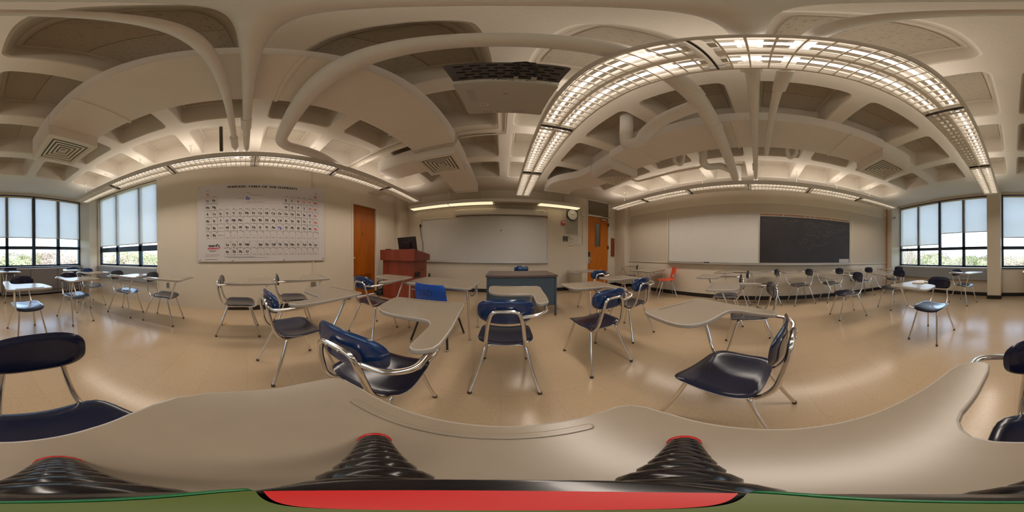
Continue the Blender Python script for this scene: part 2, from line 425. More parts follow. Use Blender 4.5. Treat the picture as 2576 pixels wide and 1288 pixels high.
baseb('baseboard_front', [(-2.93, 2.56, YF-t, YF), (3.52, 3.77, YF-t, YF), (-2.93, -2.93+t, 4.04, YF)])
baseb('baseboard_right', [(XR-t, XR, -4.05, 4.02), (3.77-t, 3.77, 4.02, YF), (3.77, XR, 4.02-t, 4.02), (3.77-t, 3.77, YB, -4.05)])
baseb('baseboard_left', [(XL, XL+t, -.376, 1.34), (XL, XL+t, 2.10, 2.30), (XL, XL+t, 3.27, 4.04)])
baseb('baseboard_back', [(.685, 3.77, YB, YB+t), (-2.78, .335, YB, YB+t), (.335-t, .685+t, -4.135, -4.135+t), (.685, .685+t, YB, -4.135), (.335-t, .335, YB, -4.135)])

# ceiling: waffle slab
def ceiling():
    bm = new_bm()
    P0, PY0, PX, PY, w = -2.572, -3.372, .8935, .9005, .727
    nx, ny = 7, 8
    h = w/2; cell = PX/2, PY/2
    cxs = [P0 + h + i*PX for i in range(nx)]; cys = [PY0 + h + j*PY for j in range(ny)]
    x0, x1 = cxs[0]-cell[0], cxs[-1]+cell[0]; y0, y1 = cys[0]-cell[1], cys[-1]+cell[1]
    X0, X1, Y0, Y1 = XL-.2, XR+.2, YB-.2, YF+.2
    def q(a, b, c, d, z=ZC, mi=0):
        f = bm.faces.new([bm.verts.new((*p, z)) for p in (a, b, c, d)]); f.material_index = mi
    q((X0, Y0), (X1, Y0), (X1, y0), (X0, y0)); q((X0, y1), (X1, y1), (X1, Y1), (X0, Y1))
    q((X0, y0), (x0, y0), (x0, y1), (X0, y1)); q((x1, y0), (X1, y0), (X1, y1), (x1, y1))
    K = 5
    for cx in cxs:
        for cy in cys:
            loop = rrect(cx, cy, h, h, .065, K)
            L0 = [bm.verts.new((x, y, ZC)) for x, y in loop]
            corners = [bm.verts.new((cx+sx*cell[0], cy+sy*cell[1], ZC)) for sx, sy in ((1, 1), (-1, 1), (-1, -1), (1, -1))]
            for c in range(4):
                s = c*(K+1)
                for j in range(K): bm.faces.new([corners[c], L0[s+j], L0[s+j+1]])
                nxt = ((c+1) % 4)
                bm.faces.new([corners[c], L0[s+K], L0[(nxt*(K+1))], corners[nxt]])
            prev = L0
            for z, ins, r in ((ZC+.018, .012, .06), (ZC+.33, .055, .03)):
                Ln = [bm.verts.new((x, y, z)) for x, y in rrect(cx, cy, h-ins, h-ins, r, K)]
                for j in range(len(Ln)): bm.faces.new([prev[j], prev[(j+1) % len(Ln)], Ln[(j+1) % len(Ln)], Ln[j]])
                prev = Ln
            bm.faces.new(prev)
            a = h-.085                                         # acoustic tile, two boards per pan
            for s in (-1, 1):
                xa, xb = (cx-a, cx-.002) if s < 0 else (cx+.002, cx+a)
                box(bm, xa, xb, cy-a, cy+a, ZC+.31, ZC+.335, 1)
    o = link('ceiling', bm, [M['ceil'], M['tile']]); o['kind'] = 'structure'
    return o
ceiling()
bm = new_bm(); box(bm, XL-.3, XR+.3, YB-.3, YF+.3, 3.36, 3.5); struct('trim_6', bm, M['ceil'])

# ------------------------------------------------------------------ windows
def window(name, Mx, segs, z0, z1, rail, shade_groups, thick_idx=()):
    """segs: list of mullion centre u with half widths, u in wall coordinates via Mx; shades: (u0,u1,zbot)"""
    bm = new_bm(); d0, d1 = -.075, -.02
    u0, u1 = segs[0][0], segs[-1][1]
    box(bm, u0, u1, z0, z0+.05, d0, d1, M=Mx); box(bm, u0, u1, z1-.06, z1, d0, .0, M=Mx)
    box(bm, u0, u1, rail[0], rail[1], d0, d1, M=Mx)
    for i, (a, b) in enumerate(segs): box(bm, a, b, z0, z1, d0, d1 + (.012 if i in thick_idx else 0), M=Mx)
    o = struct(name, bm, M['frameblue'])
    bm = new_bm()
    cells = [(segs[i][1], segs[i+1][0]) for i in range(len(segs)-1)]
    for a, b in cells:
        for za, zb in ((z0+.05, rail[0]), (rail[1], z1-.06)):
            box(bm, a, b, za, zb, -.052, -.047, M=Mx)
    link('pane', bm, M['glass'], o)
    return o
def shade(name, Mx, u0, u1, z0, z1, label, d=-.008):
    t_ = thing(name, label, 'window shade', Mx @ Vector(((u0+u1)/2, z0, d)), 0, None)
    inv = Matrix.Translation(-(Mx @ Vector(((u0+u1)/2, z0, d))))
    bm = new_bm(); box(bm, u0, u1, z0, z1, d, d+.0015, M=inv @ Mx); link('fabric', bm, M['shade'], t_)
    bm = new_bm(); box(bm, u0, u1, z0-.016, z0+.006, d-.004, d+.007, M=inv @ Mx, bev=.003); link('hem_bar', bm, M['alum'], t_)
    bm = new_bm(); sweep(bm, [inv @ Mx @ Vector((u0, z1, d+.002)), inv @ Mx @ Vector((u1, z1, d+.002))], .024, 10); link('roller', bm, M['trimw'], t_, smooth=True, angle=40)
    return t_
# right-hand back window, u = -x
BM = frame_matrix((0, YB, 0), (-1, 0, 0), (0, 0, 1), (0, 1, 0))
seg = [(-3.77, -3.72), (-3.02, -2.94), (-2.235, -2.15), (-1.47, -1.385), (-.74, -.69)]
window('window_1', BM, seg, .81, 2.90, (1.315, 1.40), None, (2,))
shade('roller_shade', BM, -3.735, -2.235, 1.50, 2.84, 'pale roller shade nearest the chalkboard corner, bare tree showing through it')
shade('roller_shade', BM, -2.15, -.72, 1.825, 2.84, 'shortest pale roller shade, pulled highest, beside the square pillar')
seg = [(-.33, -.28), (.437, .525), (1.20, 1.30), (1.965, 2.07), (2.73, 2.78)]
window('window_2', BM, seg, .81, 2.90, (1.305, 1.395), None, (2,))
shade('roller_shade', BM, -.29, 1.215, 1.64, 2.84, 'wide pale roller shade left of the square pillar when facing the back window')
shade('roller_shade', BM, 1.29, 2.74, 1.64, 2.84, 'pale roller shade over the radiator cabinet, next to the corner column')
LM = frame_matrix((XL-.05, 0, 0), (0, 1, 0), (0, 0, 1), (1, 0, 0))
seg = [(-3.90, -3.84), (-3.21, -3.13), (-2.43, -2.34), (-1.90, -1.84)]
window('window_3', LM, seg, .82, 2.90, (1.20, 1.33), None, ())
shade('roller_shade', LM, -3.86, -1.865, 1.385, 2.86, 'wide pale roller shade on the side window by the poster wall', .012)
def slab(name, b, m, bev=.004, parent=None):
    bm = new_bm(); box(bm, *b, bev=bev); return link(name, bm, m, parent)
o = slab('window_sill', (.69, 3.76, YB-.02, YB+.06, .775, .805), M['sill']); tag(o, 'pale window sill above the grey panel right of the pillar', 'sill')
o = slab('window_sill', (-2.775, .33, YB-.02, YB+.03, .77, .805), M['frameblue']); tag(o, 'dark window sill above the brown radiator cabinet', 'sill')
o = slab('window_sill', (XL-.1, XL+.03, -3.94, -1.862, .79, .815), M['sill']); tag(o, 'pale sill of the side window near the poster wall', 'sill')
def panel(name, b, label, m, axis, grille=None):
    t_ = thing(name, label, 'heater', ((b[0]+b[1])/2, (b[2]+b[3])/2, b[4]))
    L0 = t_.location
    bm = new_bm(); box(bm, b[0]-L0[0], b[1]-L0[0], b[2]-L0[1], b[3]-L0[1], 0, b[5]-b[4], bev=.006); link('casing', bm, m, t_)
    return t_, L0
hp, L0 = panel('heater_cover', (.70, 3.76, YB+.002, YB+.09, .46, .772), 'long grey wall-hung heater cover under the window right of the pillar', M['greyp'], 'y')
bm = new_bm(); box(bm, -.9, -.7, .044, .052, .10, .16, bev=.002); link('access_door', bm, M['greyp'], hp)
hp, L0 = panel('heater_cover', (XL+.002, XL+.05, -3.94, -1.864, .47, .79), 'grey wall-hung heater cover under the side window by the poster wall', M['greyp'], 'x')
bm = new_bm(); box(bm, .022, .030, .62, .82, .17, .24, bev=.002); link('access_door', bm, M['greyp'], hp)
hp, L0 = panel('heater_cabinet', (-2.72, -.30, YB+.013, YB+.13, .05, .75), 'tall brown-grey radiator cabinet standing under the wide back window', M['radi'], 'y')
bm = new_bm(); box(bm, -1.215, 1.215, -.068, .075, .70, .722, bev=.004); link('top_rim', bm, M['sill'], hp)
bm = new_bm()
for u in (-.41, .40): box(bm, u-.003, u+.003, .064, .068, .02, .69)
box(bm, -1.2, 1.2, .064, .069, .10, .106); link('seam', bm, M['black'], hp)

# ------------------------------------------------------------------ doors
def door_front():
    o = struct_empty = bpy.data.objects.new('door_1', None); COL.objects.link(o); o['kind'] = 'structure'; o.location = (3.04, YF, 0)
    def P(nm, b, m, bev=.002, par=o):
        bm = new_bm(); box(bm, b[0]-3.04, b[1]-3.04, b[2]-YF, b[3]-YF, b[4], b[5], bev=bev); return link(nm, bm, m, par)
    bm = new_bm()                                              # leaf with a vision panel opening
    for a, b, c, d in ((2.63, 2.925, .01, 2.36), (3.135, 3.45, .01, 2.36), (2.925, 3.135, .01, 1.37), (2.925, 3.135, 2.17, 2.36)):
        box(bm, a-3.04, b-3.04, .03, .075, c, d)
    leaf = link('door_leaf', bm, M['door'], o)
    P('vision_glass', (2.925, 3.135, YF+.045, YF+.052, 1.37, 2.17), M['glass'])
    bm = new_bm()
    for a, b, c, d in ((2.915, 3.145, 2.16, 2.18), (2.915, 3.145, 1.36, 1.38), (2.915, 2.93, 1.36, 2.18), (3.13, 3.145, 1.36, 2.18)):
        box(bm, a-3.04, b-3.04, .022, .034, c, d)
    link('glass_bead', bm, M['door2'], o)
    bm = new_bm()
    for a, b, c, d in ((2.59, 2.63, 0, 2.95), (3.45, 3.49, 0, 2.95), (2.63, 3.45, 2.37, 2.43), (2.59, 3.49, 2.925, 2.95)):
        box(bm, a-3.04, b-3.04, -.012, .1, c, d, bev=.003)
    link('door_frame', bm, M['trimw'], o)
    P('transom_panel', (2.63, 3.45, YF+.03, YF+.05, 2.43, 2.925), M['transom'])
    lk = P('lock_body', (2.635, 2.735, YF+.004, YF+.035, .80, 1.22), M['steel'], .01)
    P('lock_reader', (2.655, 2.72, YF-.012, YF+.01, 1.03, 1.20), M['black'], .006, o)
    hd = new_bm(); sweep(hd, fillet([(-.345, .02, .965), (-.345, -.05, .965), (-.24, -.055, .965)], .03), .011, 8); link('door_handle', hd, M['steel'], o, smooth=True)
    P('door_closer', (3.13, 3.33, YF-.05, YF+.03, 2.27, 2.33), M['steel'], .008)
    bm = new_bm(); sweep(bm, [(.20, -.03, 2.345), (.36, -.20, 2.38), (.14, -.01, 2.41)], .009, 6); link('closer_arm', bm, M['darkmetal'], o)
    bm = new_bm()
    for z in (.42, 1.35, 2.15): box(bm, .405, .43, -.016, .03, z-.06, z+.06)
    link('hinge', bm, M['darkmetal'], o)
    return o
door_front()
bm = new_bm(); box(bm, 2.2, 3.9, YF+1.4, YF+1.45, -.1, 3.3); box(bm, 2.2, 3.9, YF+.2, YF+1.4, -.1, 0); box(bm, 2.2, 3.9, YF+.2, YF+1.4, 3.2, 3.3); box(bm, 2.15, 2.2, YF+.2, YF+1.45, -.1, 3.3); box(bm, 3.9, 3.95, YF+.2, YF+1.45, -.1, 3.3); struct('trim_7', bm, M['greytack'])
area('lamp_light_corridor', (3.05, YF+.8, 3.15), .6, .6, 5, WARM)  # unseen fill light, added to brighten the corridor box behind the door glass
def door_left():
    o = bpy.data.objects.new('door_2', None); COL.objects.link(o); o['kind'] = 'structure'; o.location = (XL, 2.775, 0)
    yc = 2.775
    bm = new_bm(); box(bm, -.085, -.04, 2.395-yc, 3.155-yc, .01, 2.325); link('door_leaf', bm, M['door2'], o)
    bm = new_bm()
    for a, b, c, d in ((2.335, 2.39, 0, 2.38), (3.16, 3.25, 0, 2.38), (2.39, 3.16, 2.325, 2.38)): box(bm, -.09, .014, a-yc, b-yc, c, d, bev=.004)
    link('door_frame', bm, M['trimw'], o)
    bm = new_bm(); box(bm, -.042, -.034, 2.41-yc, 3.03-yc, .22, .60)
    for i in range(12): box(bm, -.036, -.024, 2.43-yc, 3.01-yc, .245+i*.029, .258+i*.029)
    link('louver_grille', bm, M['door2'], o)
    bm = new_bm(); disc_lathe(bm, [(.012, 0), (.012, .03), (.026, .036), (.03, .05), (.02, .064)], 16, M=frame_matrix((-.04, 2.425-yc, .98), (0, 1, 0), (0, 0, 1), (1, 0, 0))); link('door_handle', bm, M['brass'], o, smooth=True)
    bm = new_bm(); box(bm, -.041, -.036, 2.68-yc, 2.75-yc, 1.59, 1.62); link('number_plate', bm, M['brass'], o)
    return o
door_left()

# ------------------------------------------------------------------ front wall
def framed(name, label, cat, Mx, u0, u1, z0, z1, mface, fw=.02, dep=.02, mframe=None):
    t_ = thing(name, label, cat, Mx @ Vector(((u0+u1)/2, z0, 0)))
    inv = Matrix.Translation(-t_.location) @ Mx
    bm = new_bm(); box(bm, u0+fw, u1-fw, z0+fw, z1-fw, 0, dep*.6, M=inv); link('board', bm, mface, t_)
    bm = new_bm()
    for a, b, c, d in ((u0, u1, z0, z0+fw), (u0, u1, z1-fw, z1), (u0, u0+fw, z0+fw, z1-fw), (u1-fw, u1, z0+fw, z1-fw)): box(bm, a, b, c, d, 0, dep, M=inv)
    link('frame', bm, mframe or M['trimw'], t_)
    return t_, inv
FM = frame_matrix((0, YF, 0), (1, 0, 0), (0, 0, 1), (0, -1, 0))
wbo, inv = framed('whiteboard', 'large glossy whiteboard on the front wall behind the grey teacher desk', 'whiteboard', FM, -2.41, 1.30, .87, 2.165, M['wboard'], .022, .022, M['alum'])
bm = new_bm(); box(bm, -2.41, 1.31, .835, .87, 0, .065, M=inv, bev=.006); link('tray', bm, M['alum'], wbo)
pb, inv = framed('tackboard', 'narrow cream tack strip above the front whiteboard', 'board', FM, -2.41, 1.32, 2.17, 2.475, M['pinb'], .02, .014)
ps = thing('projection_screen', 'rolled-up projector screen in a long cream case over the front whiteboard', 'projector screen', (-.01, YF-.09, 2.27))
bm = new_bm()
for a, b in ((-1.27, 1.25),): prism(bm, rrect(0, 0, .065, .085, .03), a, b, 0, M=frame_matrix((0, 0, 0), (0, 1, 0), (0, 0, 1), (1, 0, 0)))
link('case', bm, M['screen'], ps, smooth=True, angle=40)
bm = new_bm(); sweep(bm, [(-1.2, .02, -.075), (1.18, .02, -.075)], .018, 8); link('roll', bm, M['black'], ps)
bm = new_bm(); 
for x in (-1.275, 1.255): box(bm, x-.01, x+.01, -.075, .06, -.085, .085, bev=.004)
link('end_cap', bm, M['white'], ps)
bm = new_bm(); text(bm, 'DRAPER', .035, frame_matrix((1.08, -.067, .02), (1, 0, 0), (0, 0, 1), (0, -1, 0))); link('lettering', bm, M['ink'], ps)
for x, lb in ((-1.26, 'orange wood block behind the left end of the screen case'), (1.24, 'orange wood block behind the right end of the screen case')):
    o = slab('mounting_block', (x-.045, x+.045, YF-.04, YF-.023, 2.16, 2.40), M['door'], .003); tag(o, lb, 'block')
bm = new_bm(); sweep(bm, [(-.02, YF-.06, 2.20), (-.022, YF-.05, 2.0), (-.02, YF-.04, 1.76)], .0022, 5)
pc = link('pull_cord', bm, M['paper']); tag(pc, 'thin pull cord hanging from the screen case over the whiteboard', 'cord')
bm = new_bm(); disc_lathe(bm, [(.004, 0), (.012, .006), (.012, .02), (.004, .03)], 10, M=Matrix.Translation((-.02, YF-.04, 1.735))); link('pull_knob', bm, M['black'], pc)
# clock panel
cp, inv = framed('tackboard', 'small grey framed tackboard under the round wall clock', 'board', FM, 1.83, 2.285, 1.685, 2.57, M['greytack'], .022, .016)
ck = thing('wall_clock', 'round white wall clock with a black rim on the front wall', 'clock', (2.065, YF-.016, 2.325))
CM = frame_matrix((0, 0, 0), (1, 0, 0), (0, 0, 1), (0, -1, 0))
bm = new_bm(); disc_lathe(bm, [(.185, 0), (.188, .03), (.182, .048), (.165, .05), (.163, .034), (.0001, .034)], 48, M=CM); link('rim', bm, M['black'], ck, smooth=True, angle=35)
bm = new_bm(); disc_lathe(bm, [(.164, .033), (.164, .036), (.0001, .036)], 48, M=CM); link('face', bm, M['clockf'], ck)
bm = new_bm()
for h in range(12):
    a = math.radians(90-30*(h or 12)); text(bm, str(h or 12), .042, CM @ Matrix.Translation((.135*math.cos(a), .135*math.sin(a), .0375)))
link('numerals', bm, M['ink'], ck)
def hand(nm, ang, ln, w):
    bm = new_bm(); R = CM @ Matrix.Rotation(math.radians(90-ang), 4, 'Z'); box(bm, -.02, ln, -w, w, .038, .040, M=R); link(nm, bm, M['ink'], ck)
hand('hour_hand', 84, .075, .004); hand('minute_hand', 292, .12, .0025)
al = thing('fire_alarm', 'small red and white fire alarm left of the clock board', 'alarm', (1.775, YF, 2.045))
bm = new_bm(); box(bm, -.06, .06, -.045, 0, -.062, .062, bev=.008); link('body', bm, M['red'], al)
bm = new_bm(); box(bm, -.045, .045, -.050, -.044, 0, .035, bev=.002); link('strobe', bm, M['paper'], al)
bm = new_bm(); text(bm, 'FIRE', .03, frame_matrix((0, -.0462, -.028), (1, 0, 0), (0, 0, 1), (0, -1, 0))); link('lettering', bm, M['paper'], al)
sg = thing('wall_sign', 'small dark square sign under the fire alarm', 'sign', (1.855, YF, 1.565))
bm = new_bm(); box(bm, -.078, .078, -.008, 0, -.078, .078, bev=.002); link('plate', bm, M['sign'], sg)
bm = new_bm()
SM = lambda x, z: frame_matrix((x, -.0092, z), (1, 0, 0), (0, 0, 1), (0, -1, 0))
for i, s in enumerate(('PLEASE', 'SHUT OFF', 'LIGHTS')): text(bm, s, .03, SM(0, .045-.033*i))
box(bm, -.05, .05, -.0092, -.0088, -.065, -.045)
link('lettering', bm, M['bag'], sg)
th = slab('thermostat', (1.975, 2.10, YF-.03, YF, 1.575, 1.655), M['trimw'], .006); tag(th, 'small cream thermostat box beside the dark square sign', 'thermostat')
pp = thing('notice_sheet', 'white notice sheet taped between the sign and the front door', 'paper', (2.25, YF, 1.54))
bm = new_bm(); box(bm, -.15, .15, -.003, 0, -.105, .105); link('sheet', bm, M['paper'], pp)
bm = new_bm()
for i in range(9):
    for a, b in ((-.135, -.085), (-.06, .02 + .05*((i*7) % 3)/2)): box(bm, a, b, -.0042, -.0036, .08-.02*i, .085-.02*i)
link('print', bm, M['inkgrey'], pp)
tk = slab('paper_holder', (2.10, 2.42, YF-.01, YF, 1.395, 1.43), M['trimw'], .002); tag(tk, 'cream ledge just below the white notice sheet', 'ledge')
sw = thing('light_switch', 'double light switch plate under the thermostat', 'light switch', (2.045, YF, 1.35))
bm = new_bm(); box(bm, -.062, .062, -.008, 0, -.06, .06, bev=.003); link('plate', bm, M['white'], sw)
for x in (-.023, .023):
    bm = new_bm(); box(bm, x-.006, x+.006, -.018, -.007, -.016, .016, bev=.002); link('toggle', bm, M['darkmetal'], sw)
sp = thing('wall_sensor', 'small cream wall box between clock and door', 'sensor', (2.435, YF, 2.395))
bm = new_bm(); box(bm, -.05, .05, -.04, 0, -.07, .07, bev=.01); link('body', bm, M['trimw'], sp)
bm = new_bm(); box(bm, -.02, .02, -.046, -.038, -.03, .03, bev=.003); link('grille', bm, M['wall'], sp)
def conduit(P, r, label, m='trimw', fr=.05, name='conduit'):
    o = tube(name, P, r, M[m], None, 8, fr); return tag(o, label, 'conduit')
conduit([(2.435, YF-.012, 2.325), (2.435, YF-.012, 1.43)], .008, 'thin painted conduit down the wall beside the front door')
conduit([(1.79, YF-.014, 2.94), (1.79, YF-.014, 2.11)], .012, 'painted conduit running up from the fire alarm')
conduit([(-2.46, YF-.014, 2.94), (-2.46, YF-.014, 2.0)], .011, 'thin painted conduit at the left edge of the front whiteboard')
bx = slab('conduit_junction', (-2.485, -2.435, YF-.04, YF, 1.94, 2.02), M['black'], .004); tag(bx, 'small black junction on the conduit by the whiteboard', 'box')
cb = tube('power_cable', [(-2.46, YF-.03, 1.94), (-2.44, YF-.04, 1.7), (-2.36, YF-.05, 1.45), (-2.32, YF-.10, 1.2), (-2.30, 4.2, .99), (-2.25, 3.68, 1.11)], .007, M['black'], None, 6, .1); tag(cb, 'black cable drooping from the wall to the cherry lectern', 'cable')
rp = thing('wooden_wall_board', 'tall narrow red-brown board right of the front door', 'board', (3.655, YF, 1.045))
bm = new_bm(); box(bm, -.08, .08, -.02, 0, 0, .65, bev=.004); link('board', bm, M['redwood'], rp)
bm = new_bm(); sweep(bm, fillet([(.02, -.02, .56), (.02, -.045, .56), (.02, -.05, .53), (.02, -.03, .51)], .01), .004, 6); link('hook', bm, M['steel'], rp)
def outlet(label, Mx):
    o = thing('power_outlet', label, 'power outlet', Mx.translation)
    R = Mx.copy(); R.translation = (0, 0, 0)
    bm = new_bm(); box(bm, -.036, .036, -.058, .058, 0, .006, M=R, bev=.002); link('plate', bm, M['steel'], o)
    for z in (-.024, .024):
        bm = new_bm(); disc_lathe(bm, [(.016, .005), (.016, .009), (.0001, .009)], 14, M=R @ Matrix.Translation((0, z, 0))); link('socket', bm, M['rubber'], o)
    return o
outlet('steel outlet low on the front wall under the whiteboard', FRONT_M(-2.155, .43))
outlet('steel outlet low on the wall between side window and poster', LEFT_M(-1.60, .445))
outlet('steel outlet low on the right wall behind the desks', RIGHT_M(-2.585, .44))
# front fixture
ff = thing('wraparound_light', 'long wraparound ceiling light on the front wall above the whiteboard, one section dark', 'ceiling light', (-.235, 4.32, 2.49))
bm = new_bm(); prism(bm, rrect(0, 0, .13, .05, .02), -2.44, 2.44, 0, M=frame_matrix((0, 0, .055), (0, 1, 0), (0, 0, 1), (1, 0, 0))); link('housing', bm, M['fixt'], ff, smooth=True, angle=40)
for i in range(4):
    a = -2.43 + i*1.215
    bm = new_bm(); prism(bm, rrect(0, 0, .105, .012, .008), a+.02, a+1.195, 0, M=frame_matrix((0, 0, 0), (0, 1, 0), (0, 0, 1), (1, 0, 0)))
    l_ = link('lens', bm, M['lensoff'] if i == 2 else M['lens'], ff)
    if i == 2: l_['label'] = 'unlit lens section'
    bm = new_bm(); box(bm, a+1.2, a+1.23, -.12, .12, -.012, .01); link('lens_joint', bm, M['fixt'], ff)
for x in (-1.22, -.28, 1.5):
    bm = new_bm(); sweep(bm, [(x, 0, .10), (x, 0, .46)], .006, 6); disc_lathe(bm, [(.03, .455), (.02, .445), (.006, .44)], 12, M=Matrix.Translation((x, 0, 0))); link('hanger_rod', bm, M['white'], ff)

# ------------------------------------------------------------------ right wall
RM = frame_matrix((XR, 0, 0), (0, -1, 0), (0, 0, 1), (-1, 0, 0))      # u = -y
def rboard(name, label, cat, y0, y1, z0, z1, m, fw=.022, mf=None, dep=.02): return framed(name, label, cat, RM, -y1, -y0, z0, z1, m, fw, dep, mf)
rboard('tackboard', 'beige tackboard on the right wall nearest the orange door', 'board', 2.462, 4.015, .885, 2.475, M['pinb'], .03, M['trimw'])
rboard('whiteboard', 'long matte whiteboard on the right wall beside the chalkboard', 'whiteboard', -.027, 2.436, .925, 2.165, M['wboard'], .012, M['alum'])
cbd, inv = rboard('chalkboard', 'black chalkboard with faint chalk formulas on the right wall', 'chalkboard', -2.535, -.03, .925, 2.125, M['slate'], .016, M['alum'])
bm = new_bm()
def strip(P, w=.0045):
    for a, b in zip(P[:-1], P[1:]):
        a = Vector(a); b = Vector(b); d = (b-a)
        if d.length < 1e-5: continue
        n_ = Vector((-d.y, d.x)).normalized()*w/2
        f = bm.faces.new([bm.verts.new(inv @ Vector((p.x, p.y, .0135))) for p in (a+n_, b+n_, b-n_, a-n_)])
def cpx(x, y):   # chalk sketch coordinates (board crop) to wall coordinates
    return (.03 + (x-95)/(2165-95)*2.505, 2.115 - (y-135 - max(0, (x-600))*.075)/(1090)*1.19 if True else 0)
rc = random.Random(3)
for x, y, r in ((460, 285, 45), (740, 290, 58), (1085, 325, 48), (1410, 340, 42), (1810, 365, 38), (1660, 555, 55), (1935, 495, 42), (1915, 720, 32), (1250, 830, 45), (1060, 730, 60)):
    strip([cpx(x + r*math.sin(k*PI/3), y + r*math.cos(k*PI/3)) for k in range(7)]); strip([cpx(x + r*.5*math.sin(k*PI/4), y + r*.5*math.cos(k*PI/4)) for k in range(9)], .003)
for x, y, s in ((220, 240, 'HO-'), (580, 220, 'CH2'), (600, 300, 'O'), (850, 250, 'OH'), (1180, 300, 'C-H'), (1290, 370, 'H2O'), (1530, 300, 'CHCH2'), (1660, 340, 'KOH'), (1930, 340, 'C-H'), (2010, 380, 'CO2'), (1405, 515, 'A'), (1560, 525, 'CN'), (1860, 470, 'HBr'), (2060, 460, 'COOH'), (1810, 545, 'SOC'), (1170, 595, '(C-H, O)'), (1350, 650, 'H+'), (1530, 620, 'OCH'), (2050, 660, 'C-Cl'), (1370, 850, '-OCH3'), (1540, 800, 'OH')):
    u, z = cpx(x, y); text(bm, s, .075, inv @ Matrix.Translation((u, z, .0135)) @ Matrix.Rotation(rc.uniform(-.12, .12), 4, 'Z'))
for P in (((920, 720), (960, 670), (1120, 655), (1220, 690), (1250, 740), (1290, 770)), ((960, 760), (960, 840), (1010, 870), (1060, 830)), ((1100, 870), (1150, 935), (1190, 880), (1200, 800)), ((1120, 710), (1200, 720), (1245, 735)), ((1500, 705), (1600, 615)), ((1705, 620), (1850, 700)), ((1830, 680), (1850, 700), (1825, 705)), ((1290, 685), (1385, 715)), ((1435, 710), (1435, 760)), ((1460, 790), (1510, 860), (1560, 800)), ((620, 255), (660, 270)), ((1000, 290), (1035, 305)), ((1335, 335), (1370, 330)), ((1710, 365), (1770, 370)), ((915, 700), (940, 750), (980, 760))): strip([cpx(*p) for p in P])
link('chalk_writing', bm, M['chalk'], cbd)
bm = new_bm(); box(bm, 2.18, 2.50, .945, 1.045, .013, .0135, M=inv); link('taped_note', bm, M['inkgrey'], cbd)
rboard('tackboard', 'beige tackboard on the right wall between chalkboard and windows', 'board', -4.035, -2.575, .885, 2.46, M['pinb'], .022, M['trimw'])
rboard('tackboard', 'long cream panel strip above whiteboard and chalkboard on the right wall', 'board', -2.56, 2.45, 2.175, 2.47, M['pinb'], .02, M['trimw'], .012)
mr_ = thing('map_rail', 'copper-coloured map rail with clips above the chalkboard', 'rail', (XR-.015, -1.28, 2.145))
bm = new_bm(); box(bm, -.014, .012, -1.24, 1.24, -.016, .014, bev=.004); link('rail', bm, M['copper'], mr_)
for y in (.66, .10, -.03, -.16, -.64, -1.2):
    bm = new_bm(); box(bm, -.022, -.010, y-.012, y+.012, -.022, .02, bev=.003); link('clip', bm, M['steel'], mr_)
tr = thing('chalk_tray', 'long metal chalk tray below the right-wall boards', 'tray', (XR, -.055, .885))
bm = new_bm(); box(bm, -.075, 0, -2.51, 2.51, 0, .018, bev=.003); box(bm, -.075, -.068, -2.51, 2.51, .01, .032, bev=.002); link('tray', bm, M['alum'], tr)
er = slab('whiteboard_eraser', (XR-.058, XR-.012, 1.22, 1.36, .905, .940), M['black'], .005); tag(er, 'black whiteboard eraser resting on the chalk tray', 'eraser')
for y0, y1, lb in ((.85, .905, 'short dark marker on the chalk tray, nearer the eraser'), (.765, .815, 'short dark marker on the chalk tray, nearer the chalkboard')):
    o = tube('marker', [(XR-.035, y0, .9115), (XR-.035, y1, .9115)], .0075, M['black']); tag(o, lb, 'marker')
cc = conduit([(XR-.02, -4.02, 2.94), (XR-.02, -4.02, .12)], .02, 'brown-red pipe in the corner by the small white camera', 'copper')
bxx = slab('junction_box', (XR-.05, XR, -3.98, -3.90, 2.50, 2.66), M['trimw'], .006); tag(bxx, 'cream junction box high in the window corner', 'box')
conduit([(XR-.015, -3.94, 2.94), (XR-.015, -3.94, 2.66)], .009, 'thin painted conduit above the corner junction box')
sc = thing('security_camera', 'small white security camera on the corner column by the windows', 'camera', (3.77, -4.14, 2.47))
bm = new_bm(); disc_lathe(bm, [(.045, 0), (.045, .012), (.03, .02), (.0001, .02)], 16, M=frame_matrix((0, 0, 0), (0, 1, 0), (0, 0, 1), (-1, 0, 0))); link('mount', bm, M['white'], sc, smooth=True)
bm = new_bm(); bmesh.ops.create_uvsphere(bm, u_segments=16, v_segments=10, radius=.042, matrix=Matrix.Translation((-.055, 0, 0))); link('dome', bm, M['white'], sc, smooth=True)
bm = new_bm(); disc_lathe(bm, [(.022, 0), (.022, .03), (.012, .034), (.0001, .034)], 14, M=frame_matrix((-.075, .02, 0), (0, 0, 1), (.6, .8, 0), (-.8, .6, 0))); link('lens', bm, M['black'], sc)

